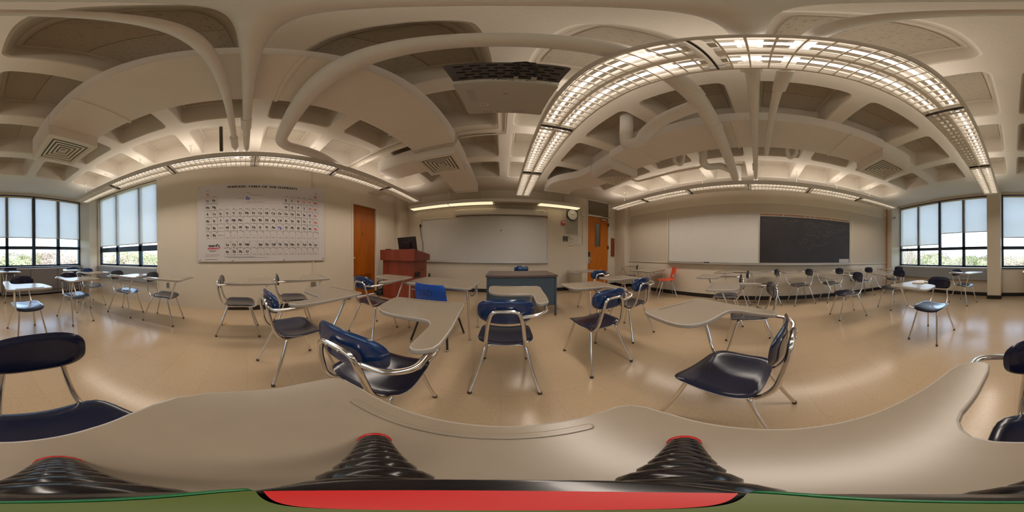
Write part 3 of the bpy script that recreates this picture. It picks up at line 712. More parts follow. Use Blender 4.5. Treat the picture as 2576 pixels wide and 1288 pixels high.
# ------------------------------------------------------------------ poster
po = thing('periodic_table_poster', 'large white periodic table banner on the left wall', 'poster', (XL, .3365, .955))
PM = frame_matrix((0, 0, 0), (0, 1, 0), (0, 0, 1), (1, 0, 0))
pu = lambda y, z, d=.0265: PM @ Matrix.Translation((y-.3365, z-.955, d))
bm = new_bm()
box(bm, .0215, .0248, -1.2635, 1.2635, 0, 1.555, bev=.001)
link('sheet', bm, M['poster'], po)
GY0, CW, GZ0, RH = -.775, .12444, 2.376, .1404
LY0, LZ0, LH = GY0+3*CW, 1.344, .133
rows = [["H"]+[""]*16+["He"], ["Li", "Be"]+[""]*10+["B", "C", "N", "O", "F", "Ne"], ["Na", "Mg"]+[""]*10+["Al", "Si", "P", "S", "Cl", "Ar"],
 "K Ca Sc Ti V Cr Mn Fe Co Ni Cu Zn Ga Ge As Se Br Kr".split(), "Rb Sr Y Zr Nb Mo Tc Ru Rh Pd Ag Cd In Sn Sb Te I Xe".split(),
 "Cs Ba La-Lu Hf Ta W Re Os Ir Pt Au Hg Tl Pb Bi Po At Rn".split(), "Fr Ra Ac-Lr Rf Db Sg Bh Hs Mt Ds Rg Cn Nh Fl Mc Lv Ts Og".split()]
lan = ["La Ce Pr Nd Pm Sm Eu Gd Tb Dy Ho Er Tm Yb Lu".split(), "Ac Th Pa U Np Pu Am Cm Bk Cf Es Fm Md No Lr".split()]
num = {}
allsym = "H He Li Be B C N O F Ne Na Mg Al Si P S Cl Ar K Ca Sc Ti V Cr Mn Fe Co Ni Cu Zn Ga Ge As Se Br Kr Rb Sr Y Zr Nb Mo Tc Ru Rh Pd Ag Cd In Sn Sb Te I Xe Cs Ba La Ce Pr Nd Pm Sm Eu Gd Tb Dy Ho Er Tm Yb Lu Hf Ta W Re Os Ir Pt Au Hg Tl Pb Bi Po At Rn Fr Ra Ac Th Pa U Np Pu Am Cm Bk Cf Es Fm Md No Lr Rf Db Sg Bh Hs Mt Ds Rg Cn Nh Fl Mc Lv Ts Og".split()
for i, s in enumerate(allsym): num[s] = i+1
RED = set("H He N O F Ne Cl Ar Kr Xe Rn".split()); BLU = {"Br", "Hg"}; FNT = set("Tc Pm Rf Db Sg Bh Hs Mt Ds Rg Cn Nh Fl Mc Lv Ts Og Np Pu Am Cm Bk Cf Es Fm Md No Lr".split())
gl = new_bm(); tx = new_bm()
def gline(y0, z0, y1, z1, w=.003, b=None):
    b = b or gl
    box(b, min(y0, y1)-w/2, max(y0, y1)+w/2, min(z0, z1)-w/2, max(z0, z1)+w/2, .0252, .0262, M=PM @ Matrix.Translation((-.3365, -.955, 0)))
def bold(s, sz, y, z, mi, w, k=.0035):
    for q, d_ in ((-1, 0), (0, .0002), (1, .0004)): text(tx, s, sz, pu(y+q*k, z, .0265+d_), mi, w)
def cell(y, z, h, s):
    for a in ((y, z, y+CW, z), (y, z-h, y+CW, z-h), (y, z, y, z-h), (y+CW, z, y+CW, z-h)): gline(*a)
    if s in ("La-Lu", "Ac-Lr"):
        text(tx, s, .042, pu(y+CW/2, z-h*.52), 0, .85); return
    mi = 1 if s in RED else 2 if s in BLU else 4 if s in FNT else 0
    bold(s, .070, y+CW*.47, z-h*.52, mi, .80)
    text(tx, str(num[s]), .02, pu(y+CW-.02, z-.02), 0, 1.2)
    box(tx, y+.035, y+CW-.035, z-h+.013, z-h+.017, .0258, .0266, 0, M=PM @ Matrix.Translation((-.3365, -.955, 0)))
for r, row in enumerate(rows):
    for c_, s in enumerate(row):
        if s: cell(GY0+c_*CW, GZ0-r*RH, RH, s)
for r, row in enumerate(lan):
    for c_, s in enumerate(row): cell(LY0+c_*CW, LZ0-r*LH, LH, s)
for k, (c_, r) in enumerate(((12, 2), (13, 3), (14, 4), (15, 5))):
    y = GY0+c_*CW; z = GZ0-r*RH; gline(y, z, y+CW, z, .006, tx); gline(y+CW, z, y+CW, z-RH, .006, tx)
bold('PERIODIC TABLE OF THE ELEMENTS', .066, .338, 2.441, 0, 1.26, .0045)
for c_, r0 in [(0, 0), (1, 1)]+[(k, 3) for k in range(2, 12)]+[(k, 1) for k in range(12, 17)]+[(17, 0)]:
    y = GY0+(c_+.5)*CW; z = GZ0-r0*RH+.014; gline(y-.025, z, y+.025, z, .006, tx)
# key
for a in ((-.035, 2.285, .155, 2.285), (-.035, 2.085, .155, 2.085), (-.035, 2.285, -.035, 2.085), (.155, 2.285, .155, 2.085)): gline(*a)
text(tx, 'KEY', .026, pu(.06, 2.305), 0, 1.2); bold('Br', .10, .055, 2.185, 2, .9, .004); text(tx, '35', .028, pu(.125, 2.262), 0, 1.2); text(tx, '79.90', .024, pu(.06, 2.105), 0, 1.2)
gline(.155, 2.255, .34, 2.255, .004, tx); gline(.155, 2.11, .34, 2.11, .004, tx); gline(-.16, 2.18, -.035, 2.18, .004, tx)
bold("ward's", .075, -.60, 1.262, 0, 1.1, .004); bold("science+", .068, -.60, 1.215, 3, 1.05, .004)
for i in range(3): gline(-.70+.01*i, 1.175-i*.014, -.56-.01*i, 1.175-i*.014, .004, tx)
for i in range(5): gline(-.775, 1.10-i*.012, -.50-.03*(i == 4)*4, 1.10-i*.012, .003, gl)
gline(-.775, .995, -.54, .995, .005, tx); gline(-.40, 1.045, .16, 1.045, .004, tx); gline(-.33, 1.028, .43, 1.028, .003, tx)
link('table_grid', gl, M['inkgrey'], po)
link('lettering', tx, [M['ink'], M['inkred'], M['inkblue'], M['inkpink'], M['inkfaint']], po)
for y, z in ((-.885, 2.46), (1.565, 2.45), (-.885, .995), (-.25, .985), (.73, .985), (1.565, 1.0), (-.20, 2.475), (.73, 2.475)):
    bm = new_bm(); disc_lathe(bm, [(.016, 0), (.016, .004), (.008, .008), (.0001, .008)], 14, M=pu(y, z, .025)); link('grommet', bm, M['steel'], po)
conduit([(XL+.012, 1.345, 2.94), (XL+.012, 1.345, .52)], .010, 'painted conduit behind the right side of the poster')
o = slab('outlet_box', (XL, XL+.045, 1.30, 1.39, .40, .52), M['steel'], .005); tag(o, 'steel outlet box at the foot of the poster conduit', 'power outlet')

# ------------------------------------------------------------------ ceiling services
def pendant(label, xc, yc, dark=(), rods=()):
    t_ = thing('pendant_light', label, 'ceiling light', (xc, yc, ZL))
    half = LMOD*3; hw = .155
    bm = new_bm()
    for s in (-1, 1):
        box(bm, s*hw-.006, s*hw+.006, -half, half, 0, .085)
        box(bm, min(s*hw, s*(hw-.02)), max(s*hw, s*(hw-.02)), -half, half, .082, .088)
    for e in (-1, 1): box(bm, -hw, hw, e*half-.006, e*half+.006, 0, .085)
    link('housing', bm, M['fixt'], t_)
    for i in range(6):
        y0 = -half + i*LMOD; y1 = y0+LMOD
        bm = new_bm()
        # reflector flanks and central spine, both lanes
        for s in (-1, 1):
            for xa, xb in ((s*.150, s*.118), (s*.012, s*.040)):
                f = bm.faces.new([bm.verts.new(p) for p in ((xa, y0+.03, .002), (xa, y1-.03, .002), (xb, y1-.03, .048), (xb, y0+.03, .048))])
                f = bm.faces.new([bm.verts.new(p) for p in ((xb, y0+.03, .048), (xb, y1-.03, .048), (xb+(.004 if xb > xa else -.004), y1-.03, .048), (xa+(.004 if xb > xa else -.004), y0+.03, .004))])
        box(bm, -.012, .012, y0+.03, y1-.03, 0, .008)
        nb = 17
        for k in range(nb):
            y = y0+.06 + (y1-y0-.12)*k/(nb-1)
            for s in (-1, 1):
                a, b = sorted((s*.012, s*.148))
                vs = [(a, y-.0035, .002), (b, y-.0035, .002), (b, y+.0035, .002), (a, y+.0035, .002), (a, y-.0015, .036), (b, y-.0015, .036), (b, y+.0015, .036), (a, y+.0015, .036)]
                V = [bm.verts.new(v) for v in vs]
                for f in ((0, 1, 2, 3), (4, 5, 6, 7), (0, 1, 5, 4), (2, 3, 7, 6), (1, 2, 6, 5), (0, 3, 7, 4)): bm.faces.new([V[q] for q in f])
        link('louver', bm, M['louver'], t_)
        if i:
            bm = new_bm(); box(bm, -.15, .15, y0-.004, y0+.004, -.002, .03); link('joint_bar', bm, M['darkmetal'], t_)
        for s in (-1, 1):
            off = (i, s) in dark
            bm = new_bm(); sweep(bm, [(s*.078, y0+.05, .058), (s*.078, y1-.05, .058)], .013, 10)
            l_ = link('fluorescent_tube', bm, M['unlit'] if off else M['lit'], t_, smooth=True, angle=40)
            if off: l_['label'] = 'burnt-out tube'
            bm = new_bm()
            for yy in (y0+.04, y1-.04): box(bm, s*.078-.018, s*.078+.018, yy-.012, yy+.012, .04, .08)
            link('lampholder', bm, M['white'], t_)
    for y in rods:
        bm = new_bm(); sweep(bm, [(0, y-yc, .085), (0, y-yc, ZC-ZL)], .005, 6); disc_lathe(bm, [(.03, ZC-ZL-.001), (.022, ZC-ZL-.012), (.006, ZC-ZL-.016)], 12, M=Matrix.Translation((0, y-yc, 0))); box(bm, -.155, .155, y-yc-.01, y-yc+.01, .085, .092)
        link('hanger_rod', bm, M['white'], t_)
    return t_
pendant('long twin-tube pendant light with a louvered grid, running down the middle of the ceiling', *ROWS['centre'], dark={(1, 1)}, rods=(-3.2, -1.75, -.1, 1.1, 2.35, 3.6))
pendant('long louvered pendant light along the left wall above the poster', *ROWS['left'], dark={(4, 1), (5, -1), (0, 1)}, rods=(-3.3, -2.56, -1.66, -.76, 1.0, 2.0, 2.9))
pendant('long louvered pendant light along the right wall above the boards', *ROWS['right'], dark={(3, 1), (0, 1)}, rods=(3.39, 2.04, 1.13, -.75, -1.65, -2.56))

def ductbox(bm, b, bev=.004): box(bm, *b, bev=bev)
def duct(label, x0, x1, y0, y1, zb, seams, loc, extra=None):
    t_ = thing('air_duct', label, 'air duct', loc)
    bm = new_bm(); box(bm, x0-loc[0], x1-loc[0], y0-loc[1], y1-loc[1], zb-loc[2], ZC-.002-loc[2], bev=.004); link('casing', bm, M['duct'], t_)
    for y in seams:
        bm = new_bm(); box(bm, x0-.012-loc[0], x1+.012-loc[0], y-.012-loc[1], y+.012-loc[1], zb-.016-loc[2], zb+.02-loc[2], bev=.004); link('seam', bm, M['duct'], t_)
    return t_
def diffuser(label, xc, yc, zb, zt, s=.30):
    t_ = thing('air_diffuser', label, 'air vent', (xc, yc, zb))
    bm = new_bm()
    for a, b, c, d in ((-s, s, -s, -s+.05), (-s, s, s-.05, s), (-s, -s+.05, -s+.05, s-.05), (s-.05, s, -s+.05, s-.05)): box(bm, a, b, c, d, 0, zt-zb)
    box(bm, -s+.05, s-.05, -s+.05, s-.05, .06, zt-zb)
    link('plenum_box', bm, M['duct'], t_)
    bm = new_bm(); box(bm, -.248, .248, -.248, .248, .052, .060); link('throat', bm, M['throat'], t_)
    bm = new_bm()
    for k, r in enumerate((.245, .197, .149, .101, .053)):
        r2 = r-.031; z0 = .002+.004*k; z1 = z0+.009
        ins = [bm.verts.new((x*r2, y*r2, z1)) for x, y in ((1, 1), (-1, 1), (-1, -1), (1, -1))]; out = [bm.verts.new((x*r, y*r, z0)) for x, y in ((1, 1), (-1, 1), (-1, -1), (1, -1))]
        o2 = [bm.verts.new((x*(r+.003), y*(r+.003), z0+.004)) for x, y in ((1, 1), (-1, 1), (-1, -1), (1, -1))]; i2 = [bm.verts.new((x*(r2+.003), y*(r2+.003), z1+.004)) for x, y in ((1, 1), (-1, 1), (-1, -1), (1, -1))]
        for j in range(4):
            jj = (j+1) % 4
            bm.faces.new([ins[j], ins[jj], out[jj], out[j]]); bm.faces.new([i2[j], i2[jj], o2[jj], o2[j]]); bm.faces.new([out[j], out[jj], o2[jj], o2[j]]); bm.faces.new([ins[j], ins[jj], i2[jj], i2[j]])
    box(bm, -.02, .02, -.02, .02, .012, .016)
    link('louver_rings', bm, M['white'], t_)
    return t_
duct('wide flat air duct left of the middle light, ending at two square vents', -1.165, -.575, -1.46, 1.965, 2.73, (-.98, .23, 1.42), (-.87, .25, 2.73))
diffuser('square ceiling vent on the back left duct end, nearest the back windows', -.865, -1.755, 2.555, ZC-.002, .295)
diffuser('square ceiling vent on the left duct, nearest the front whiteboard', -.885, 2.27, 2.555, ZC-.002, .295)
duct('wide flat air duct right of the middle light, under the branching white pipe', 1.525, 2.135, -1.485, 1.995, 2.79, (-.98, .26, 1.52), (1.83, .25, 2.79))
diffuser('square ceiling vent on the right duct end, nearest the back windows', 1.845, -1.785, 2.62, ZC-.002, .30)
diffuser('square ceiling vent on the right duct, nearest the orange front door', 1.87, 2.30, 2.62, ZC-.002, .30)
duct('short flat duct from the front left vent toward the front wall', -1.17, -.60, 2.57, 4.05, 2.73, (3.85,), (-.88, 3.3, 2.73))
duct('flat side duct from the front left vent to the left wall', -2.03, -1.18, 2.14, 2.62, 2.70, (), (-2.1, 2.4, 2.70))
sd = thing('air_duct', 'S-curved flat duct from the front right vent to the front wall', 'air duct', (1.6, 3.3, 2.79))
bm = new_bm()
Lc = fillet([(1.56, 2.61), (1.50, 2.95), (1.06, 3.42), (1.06, 4.02)], .35, 6); Rc = fillet([(2.16, 2.61), (2.13, 3.15), (1.72, 3.62), (1.72, 4.02)], .35, 6)
rg = []
for a, b in zip(Lc, Rc):
    rg.append([bm.verts.new((p[0]-1.6, p[1]-3.3, z)) for p, z in ((a, 0), (b, 0), (b, ZC-.002-2.79), (a, ZC-.002-2.79))])
for a, b in zip(rg[:-1], rg[1:]):
    for j in range(4): bm.faces.new([a[j], a[(j+1) % 4], b[(j+1) % 4], b[j]])
bm.faces.new(rg[0]); bm.faces.new(rg[-1]); link('casing', bm, M['duct'], sd)
bm = new_bm(); box(bm, -.56, .14, .66, .684, -.016, .02); link('seam', bm, M['duct'], sd)
def pipe(label, P, r, m='pipe', fr=.1, name='ceiling_pipe', n=14): return tag(tube(name, P, r, M[m], None, n, fr, 6), label, 'pipe')
ZP = 2.655
bp_ = pipe('thickest white insulated pipe crossing the ceiling from side to side', [(-2.30, 1.55, ZP+.02), (-2.02, .93, ZP+.005), (-1.93, .40, ZP), (-1.0, .40, ZP), (3.42, .43, ZP), (3.42, .43, 3.2)], .071, fr=.22)
bm = new_bm(); bm2 = None
bmx = new_bm()
for x in (.92, 1.45): sweep(bmx, [(x-.045, .41, ZP), (x+.045, .41, ZP)], .074, 14)
link('insulation_band', bmx, M['pipe'], bp_, smooth=True, angle=40)
pa = pipe('middle of the three white ceiling pipes, passing right over the camera desk', [(-2.62, .02, 3.2), (-2.62, .02, ZP), (3.42, .055, ZP), (3.42, .055, 3.2)], .037)
bm = new_bm(); sweep(bm, [(-1.60, .02, ZP), (-1.42, .02, ZP)], .050, 14); sweep(bm, [(.62, .045, ZP), (.72, .045, ZP)], .050, 14); sweep(bm, [(2.45, .055, ZP), (2.65, .055, ZP)], .045, 14); link('collar', bm, M['pipe'], pa, smooth=True, angle=40)
pb_ = pipe('thinnest white ceiling pipe, nearest the back windows', [(-2.62, -.115, 3.2), (-2.62, -.115, ZP), (2.2, -.10, ZP), (2.2, -.10, 3.2)], .031)
bm = new_bm(); sweep(bm, [(-2.0, -.115, ZP), (-1.78, -.115, ZP)], .045, 14); sweep(bm, [(.70, -.11, ZP), (.95, -.11, ZP)], .042, 14); link('collar', bm, M['pipe'], pb_, smooth=True, angle=40)
pipe('fat white pipe branch dropping in a U beside the middle light', [(1.10, .44, ZP), (1.16, .80, 2.63), (1.22, 1.02, 2.58), (1.24, 1.10, 2.48), (1.20, 1.26, 2.47), (1.19, 1.27, 2.62), (1.19, 1.27, 3.25)], .074, fr=.07)
pipe('crumpled white pipe U near the right wall under the thick pipe', [(2.45, .43, ZP), (2.22, .56, 2.62), (2.10, .68, 2.53), (1.98, .70, 2.56), (1.99, .71, 3.2)] if False else [(2.62, .44, ZP-.02), (2.45, .60, 2.66), (2.35, .74, 2.58), (2.24, .80, 2.60), (2.24, .80, 3.2)], .058, fr=.07)
pipe('small white U-shaped pipe in the ceiling behind the right duct, toward the door', [(2.26, 1.29, 3.2), (2.26, 1.29, 2.78), (2.34, 1.23, 2.72), (2.34, 1.18, 2.80), (2.34, 1.16, 3.2)], .030, fr=.05)
pipe('small white U-shaped pipe in the ceiling behind the right duct, toward the windows', [(2.25, -.40, 3.2), (2.25, -.40, 2.78), (2.33, -.45, 2.72), (2.25, -.53, 2.78), (2.25, -.53, 3.2)], .030, fr=.05)
pipe('long thin grey pipe hung between the right duct and the right-hand light', [(2.20, 2.30, 2.72), (2.46, 2.26, 2.72), (2.50, 2.0, 2.72), (2.52, .95, 2.72), (2.40, .80, 2.75)], .022, 'duct', .06)
pipe('short brown pipe stub dropping from the ceiling above the poster', [(-1.925, -.275, 3.2), (-1.925, -.275, 2.53)], .022, 'seed')
pipe('pale strut channel from the left pendant light to the duct', [(-2.9, 1.90, 2.93), (-1.18, 1.90, 2.93)], .025, 'trimw', .05, 'strut_channel', 4)
for y, lb in ((2.90, 'short pipe stub over the left door, nearest the poster'), (3.06, 'short pipe stub over the left door, middle one of three'), (3.22, 'short pipe stub over the left door, nearest the front wall')):
    pipe(lb, [(XL, y, 2.75), (-2.42, y, 2.72)], .032, 'trimw')
conduit([(-.048, .95, 2.93), (-.048, 1.90, 2.93), (-.50, 1.93, 2.93), (-.556, 1.94, 2.90), (-.556, 1.94, 2.71), (-1.18, 1.94, 2.714)], .012, 'thin ceiling conduit looping from the projector to the left duct, inner line')
conduit([(.045, .95, 2.93), (.045, 2.03, 2.93), (-.56, 2.06, 2.93)], .012, 'thin ceiling conduit looping from the projector toward the left duct, outer line')

# projector
pj = thing('ceiling_projector', 'pale grey ceiling projector with a dark slotted rear and black cables', 'projector', (.012, .93, 2.40))
bm = new_bm(); prism(bm, rrect(0, 0, .25, .19, .02), 0, .055, .008); link('lower_shell', bm, M['pgrey'], pj, smooth=True, angle=50)
bm = new_bm(); vs = prism(bm, rrect(0, 0, .245, .185, .02), .055, .13, 0)
for v in vs:
    if v.co.z > .1 and v.co.y < 0: v.co.y -= .145; v.co.x *= 1.02
link('upper_shell', bm, M['pdark'], pj, smooth=True, angle=30)
bm = new_bm()
for r in range(5):
    f = (r+.5)/5; z = .062+.062*f; y = -.186-.05*f*(.93)+.0; n_ = 7
    for k in range(n_):
        x = -.21+.065*k + (.03 if r % 2 else 0)
        if x > .2: continue
        for a in (0,):
            y_ = -.1856 - .145*(z-.055)/.075
            box(bm, x, x+.042, y_-.0075, y_+.0045, z-.0042, z+.001)
link('vent_slot', bm, M['pslot'], pj)
bm = new_bm(); box(bm, -.245, .245, -.196, -.185, .012, .052, bev=.003); link('port_panel', bm, M['white'], pj)
bm = new_bm()
for x, z, w in ((-.03, .04, .02), (-.06, .027, .008), (-.04, .03, .006), (-.01, .03, .02), (.02, .022, .03), (.06, .03, .006), (.09, .022, .012), (-.2, .03, .004), (.2, .03, .004)): box(bm, x-w/2, x+w/2, -.198, -.195, z-.003, z+.003)
link('port', bm, M['pslot'], pj)
bm = new_bm(); box(bm, .105, .13, -.235, -.195, .018, .045, bev=.003); box(bm, .03, .05, -.225, -.195, .040, .052, bev=.002); link('cable_plug', bm, M['bag'], pj)
for P in ([(.0, -.20, .15), (.02, -.30, .16), (.07, -.35, .13), (.11, -.31, .06), (.118, -.235, .035)], [(-.02, -.20, .15), (.0, -.3, .155), (.04, -.345, .11), (.04, -.28, .06), (.04, -.222, .048)], [(-.01, -.05, .28), (-.06, -.26, .17), (.04, -.33, .15), (.10, -.34, .11)]):
    bm = new_bm(); sweep(bm, fillet(P, .06, 5), .006, 7); link('cable', bm, M['black'], pj, smooth=True)
bm = new_bm(); disc_lathe(bm, [(.05, .13), (.05, .15), (.025, .16), (.025, .54), (.06, .55), (.06, .56)], 20); link('mount_pole', bm, M['trimw'], pj, smooth=True, angle=40)
bm = new_bm(); box(bm, -.20, -.16, -.12, .02, -.0012, 0, M=None); box(bm, .05, .13, .14, .175, -.0012, 0); link('bottom_label', bm, M['inkgrey'], pj)
bm = new_bm(); box(bm, -.10, .08, -.045, -.035, -.0014, 0); link('tape_strip', bm, M['pinb'], pj)
bm = new_bm(); box(bm, -.155, -.10, .055, .08, -.0012, 0); link('bottom_sticker', bm, M['white'], pj)
bm = new_bm()
for x in (-.14, -.115, -.09, -.05): box(bm, x-.003, x+.003, .165, .172, -.0014, 0)
box(bm, -.15, -.108, .064, .069, -.0016, 0); box(bm, -.012, .012, -.06, -.057, -.0016, 0); link('bottom_print', bm, M['ink'], pj)

# ------------------------------------------------------------------ tablet-arm chairs
OUT = [(.119, -.419), (.098, -.429), (.078, -.429), (.064, -.416), (.061, -.386), (.067, -.285), (.073, -.224), (.069, -.197), (.058, -.177), (.043, -.162), (.020, -.155), (-.02, -.153), (-.106, -.155), (-.163, -.152), (-.208, -.142), (-.25, -.118), (-.28, -.075), (-.294, -.02), (-.300, .053), (-.304, .107), (-.302, .15), (-.294, .178), (-.275, .192), (-.234, .196), (-.157, .193), (0, .186), (.123, .186), (.16, .185), (.182, .174), (.193, .15), (.196, .11), (.189, .03), (.182, -.045), (.176, -.15), (.172, -.219), (.163, -.294), (.154, -.365), (.141, -.400)]
OUT = [(x+.14, y+.265) for x, y in OUT]
ZT = .757
def shell_disc(fn, nr, na, n_exp, a, b, thick):
    """rounded-square shell; fn(x,y)->(pos, normal)"""
    bm = new_bm()
    def pt(r, t):
        c, s = math.cos(t), math.sin(t)
        k = (abs(c)**n_exp + abs(s)**n_exp)**(-1/n_exp)
        return r*k*c*a, r*k*s*b
    for side in (1, -1):
        rings = []
        p, n = fn(0, 0); cen = bm.verts.new(p + n*thick/2*side)
        for i in range(1, nr+1):
            r = i/nr; rr = r; th = thick/2*(1-max(0, (r-.93)/.07)*.55) if i == nr else thick/2
            ring = []
            for j in range(na):
                x, y = pt(rr, 2*PI*j/na); p, n = fn(x, y); ring.append(bm.verts.new(p + n*th*side))
            rings.append(ring)
        for j in range(na): bm.faces.new([cen, rings[0][j], rings[0][(j+1) % na]])
        for A, B in zip(rings[:-1], rings[1:]):
            for j in range(na): bm.faces.new([A[j], A[(j+1) % na], B[(j+1) % na], B[j]])
        if side == 1: top = rings[-1]
        else: bot = rings[-1]
    mid = []
    for j in range(na):
        x, y = pt(1.0, 2*PI*j/na); p, n = fn(x*(1+thick*.25/a), y*(1+thick*.25/b)); mid.append(bm.verts.new(p))
    for j in range(na):
        jj = (j+1) % na
        bm.faces.new([top[j], top[jj], mid[jj], mid[j]]); bm.faces.new([mid[j], mid[jj], bot[jj], bot[j]])
    return bm
def seat_fn(x, y):
    z = .442 + .018*(x/.19)**2 - .008*max(0, y/.185)**3*2 + .010*max(0, -y/.185)**2
    z -= .006*(1-(x/.19)**2)
    return Vector((x, y+.018, z)), Vector((0, 0, 1))
def back_fn(x, y):
    # y is height offset; concave towards the sitter
    yy = -.240 + .95*x*x - .05*y + .12*max(0, y)*0
    return Vector((x, yy, .727+y)), Vector((-1.9*x, 1, .05)).normalized()
def make_desk(tablet=True, back='navy'):
    t_ = thing('tablet_arm_chair', 'x', 'school desk chair')
    link('seat', shell_disc(seat_fn, 7, 48, 5, .188, .186, .013), M['seatm'], t_, smooth=True, angle=60)
    bk = link('backrest', shell_disc(back_fn, 7, 48, 3.0,   .168, .078, .020), M[back], t_, smooth=True, angle=60)
    # U tube behind the backrest down to the seat rails
    P = [(-.125, .10, .425), (-.125, -.165, .420), (-.118, -.225, .50), (-.100, -.262, .66), (-.078, -.272, .742), (.078, -.272, .742), (.100, -.262, .66), (.118, -.225, .50), (.125, -.165, .420), (.125, .10, .425)]
    bm = new_bm(); sweep(bm, fillet(P, .07, 6), .0125, 10); link('back_frame', bm, M['chrome'], t_, smooth=True, angle=60)
    for x in (-.03, .03):
        bm = new_bm(); disc_lathe(bm, [(.007, 0), (.006, .004), (.0001, .005)], 10, M=frame_matrix((x, -.285, .742), (1, 0, 0), (0, 0, 1), (0, -1, 0))); link('bolt', bm, M['steel'], t_, smooth=True)
    for sy, fx, fy in ((1, .186, .253), (-1, .204, -.270)):
        ty = .125*sy
        bm = new_bm(); sweep(bm, [(-.105, ty, .420), (.105, ty, .420)], .0115, 10); link('cross_tube', bm, M['chrome'], t_, smooth=True, angle=60)
        for s in (-1, 1):
            bm = new_bm(); sweep(bm, fillet([(s*.095, ty, .420), (s*.132, ty+.012*sy, .415), (s*fx, fy, .018)], .04, 5), .0115, 10); lg = link('leg', bm, M['chrome'], t_, smooth=True, angle=60)
            d = (Vector((fx*s, fy, 0)) - Vector((s*.132, ty, .415))).normalized()
            bm = new_bm(); sweep(bm, [Vector((s*fx, fy, .026)), Vector((s*fx, fy, 0.0))], .0125, 10, radii=[.0125, .014]); link('foot_cap', bm, M['rubber'], lg, smooth=True, angle=40)
    if tablet:
        bm = new_bm(); prism(bm, OUT, ZT-.022, ZT, .005, 0, 1); tb = link('writing_tablet', bm, [M['lam'], M['lamedge']], t_)
        bm = new_bm(); k = 5; cap = rrect(.088, .422, .155, .007, .0069, 4); prism(bm, cap, ZT-.001, ZT+.0040, .0024); link('pencil_groove', bm, M['lam'], tb)
        bm = new_bm(); sweep(bm, fillet([(.125, .06, .424), (.165, .19, .428), (.20, .235, .47), (.235, .33, .70), (.245, .37, .731)], .05, 5), .0115, 10); link('tablet_support', bm, M['chrome'], t_, smooth=True, angle=60)
        bm = new_bm(); sweep(bm, fillet([(.10, -.258, .700), (.20, -.262, .712), (.255, -.225, .722), (.265, -.12, .727), (.255, .10, .727), (.245, .37, .727)], .06, 5), .0115, 10); link('arm_tube', bm, M['chrome'], t_, smooth=True, angle=60)
        bm = new_bm(); box(bm, .05, .21, .16, .34, ZT-.034, ZT-.022, bev=.003); link('mounting_plate', bm, M['steel'], t_)
    return t_
def kids(o): return [c for c in bpy.data.objects if c.parent == o]
def tree_of(root):
    K = {}
    for c in bpy.data.objects:
        if c.parent: K.setdefault(c.parent.name, []).append(c)
    return K
def copy_tree(o, K, parent=None):
    c = o.copy(); COL.objects.link(c)
    if parent: c.parent = parent
    for ch in K.get(o.name, []): copy_tree(ch, K, c)
    return c
DESKS = [
 (-.14, -.265, 0, 'navy chair whose beige tablet carries the small black tripod, nearest of all'),
 (.032, 1.19, -1.8, 'blue-backed tablet-arm chair seen squarely from behind, in front of the teacher desk'),
 (-.50, .545, 9, 'large blue-backed tablet-arm chair left of centre, overlapping the near tablet edge'),
 (-1.268, .395, 9.9, 'blue-backed tablet-arm chair in front of the two chairs by the poster, turned right'),
 (-1.516, 1.531, 2.5, 'blue-backed tablet-arm chair in front of the cherry lectern'),
 (.812, 1.252, 1.5, 'blue-backed tablet-arm chair right of the squarely seen one, its seat pointing left'),
 (1.51, 1.525, 2, 'blue-backed tablet-arm chair between the near right one and the orange chair'),
 (1.67, 2.67, 0, 'tablet-arm chair nearest the wastebasket and the orange door'),
 (.726, .116, -17, 'big tablet-arm chair in side view at right, its tablet nearest the camera on that side'),
 (1.735, .075, 9.8, 'dark tablet-arm chair just behind the big side-view chair at right'),
 (3.565, 3.54, 35, 'tablet-arm chair in the front right corner behind the small table'),
 (3.63, -.988, 14.4, 'dark tablet-arm chair under the left half of the chalkboard, close to the wall'),
 (3.655, -1.80, 7.7, 'dark tablet-arm chair under the right half of the chalkboard, close to the wall'),
 (3.655, -2.75, 3.1, 'dark tablet-arm chair at the right wall beside the power outlet, past the chalkboard'),
 (2.493, -1.533, -1.4, 'dark tablet-arm chair standing clear of the wall row, facing the chalkboard end'),
 (3.64, -.215, 10.7, 'dark tablet-arm chair at the seam of whiteboard and chalkboard, mostly hidden'),
 (3.352, .426, -3, 'dark tablet-arm chair under the right-wall whiteboard, farther of the two side by side'),
 (2.535, .494, 5.1, 'dark tablet-arm chair under the right-wall whiteboard, nearer of the two side by side'),
 (3.35, -3.72, 2, 'dark tablet-arm chair farthest into the corner by the security camera'),
 (2.39, -2.60, 0, 'dark tablet-arm chair in front of the one in the camera corner'),
 (1.17, -3.67, 68, 'tablet-arm chair turned sideways in front of the square pillar window'),
 (1.013, -1.847, 1.8, 'tablet-arm chair facing the camera alone before the back windows, a paper on its tablet'),
 (-.468, -2.054, 4, 'tablet-arm chair facing the camera in front of the radiator cabinet, nearer one'),
 (-.53, -3.98, -.7, 'tablet-arm chair touching the left end of the radiator cabinet'),
 (-2.223, -2.021, 1.7, 'tablet-arm chair before the side window, right neighbour has the grey seat'),
 (-2.284, -1.261, -2.3, 'tablet-arm chair with grey-looking seat beside the low wall outlet'),
 (-1.34, -2.341, .6, 'tablet-arm chair between radiator cabinet and side window, nearest to the camera there'),
 (-2.12, -3.72, -20, 'tablet-arm chair farthest back at the right end of the radiator cabinet'),
 (-2.117, -2.938, -4, 'tablet-arm chair in the corner between back window and side window'),
 (-2.145, -.096, -.8, 'tablet-arm chair in side view right under the poster, next to the pencil on the floor'),
 (-2.264, .673, -8, 'tablet-arm chair in side view under the right half of the poster'),
]
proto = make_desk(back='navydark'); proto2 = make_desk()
K = tree_of(proto)
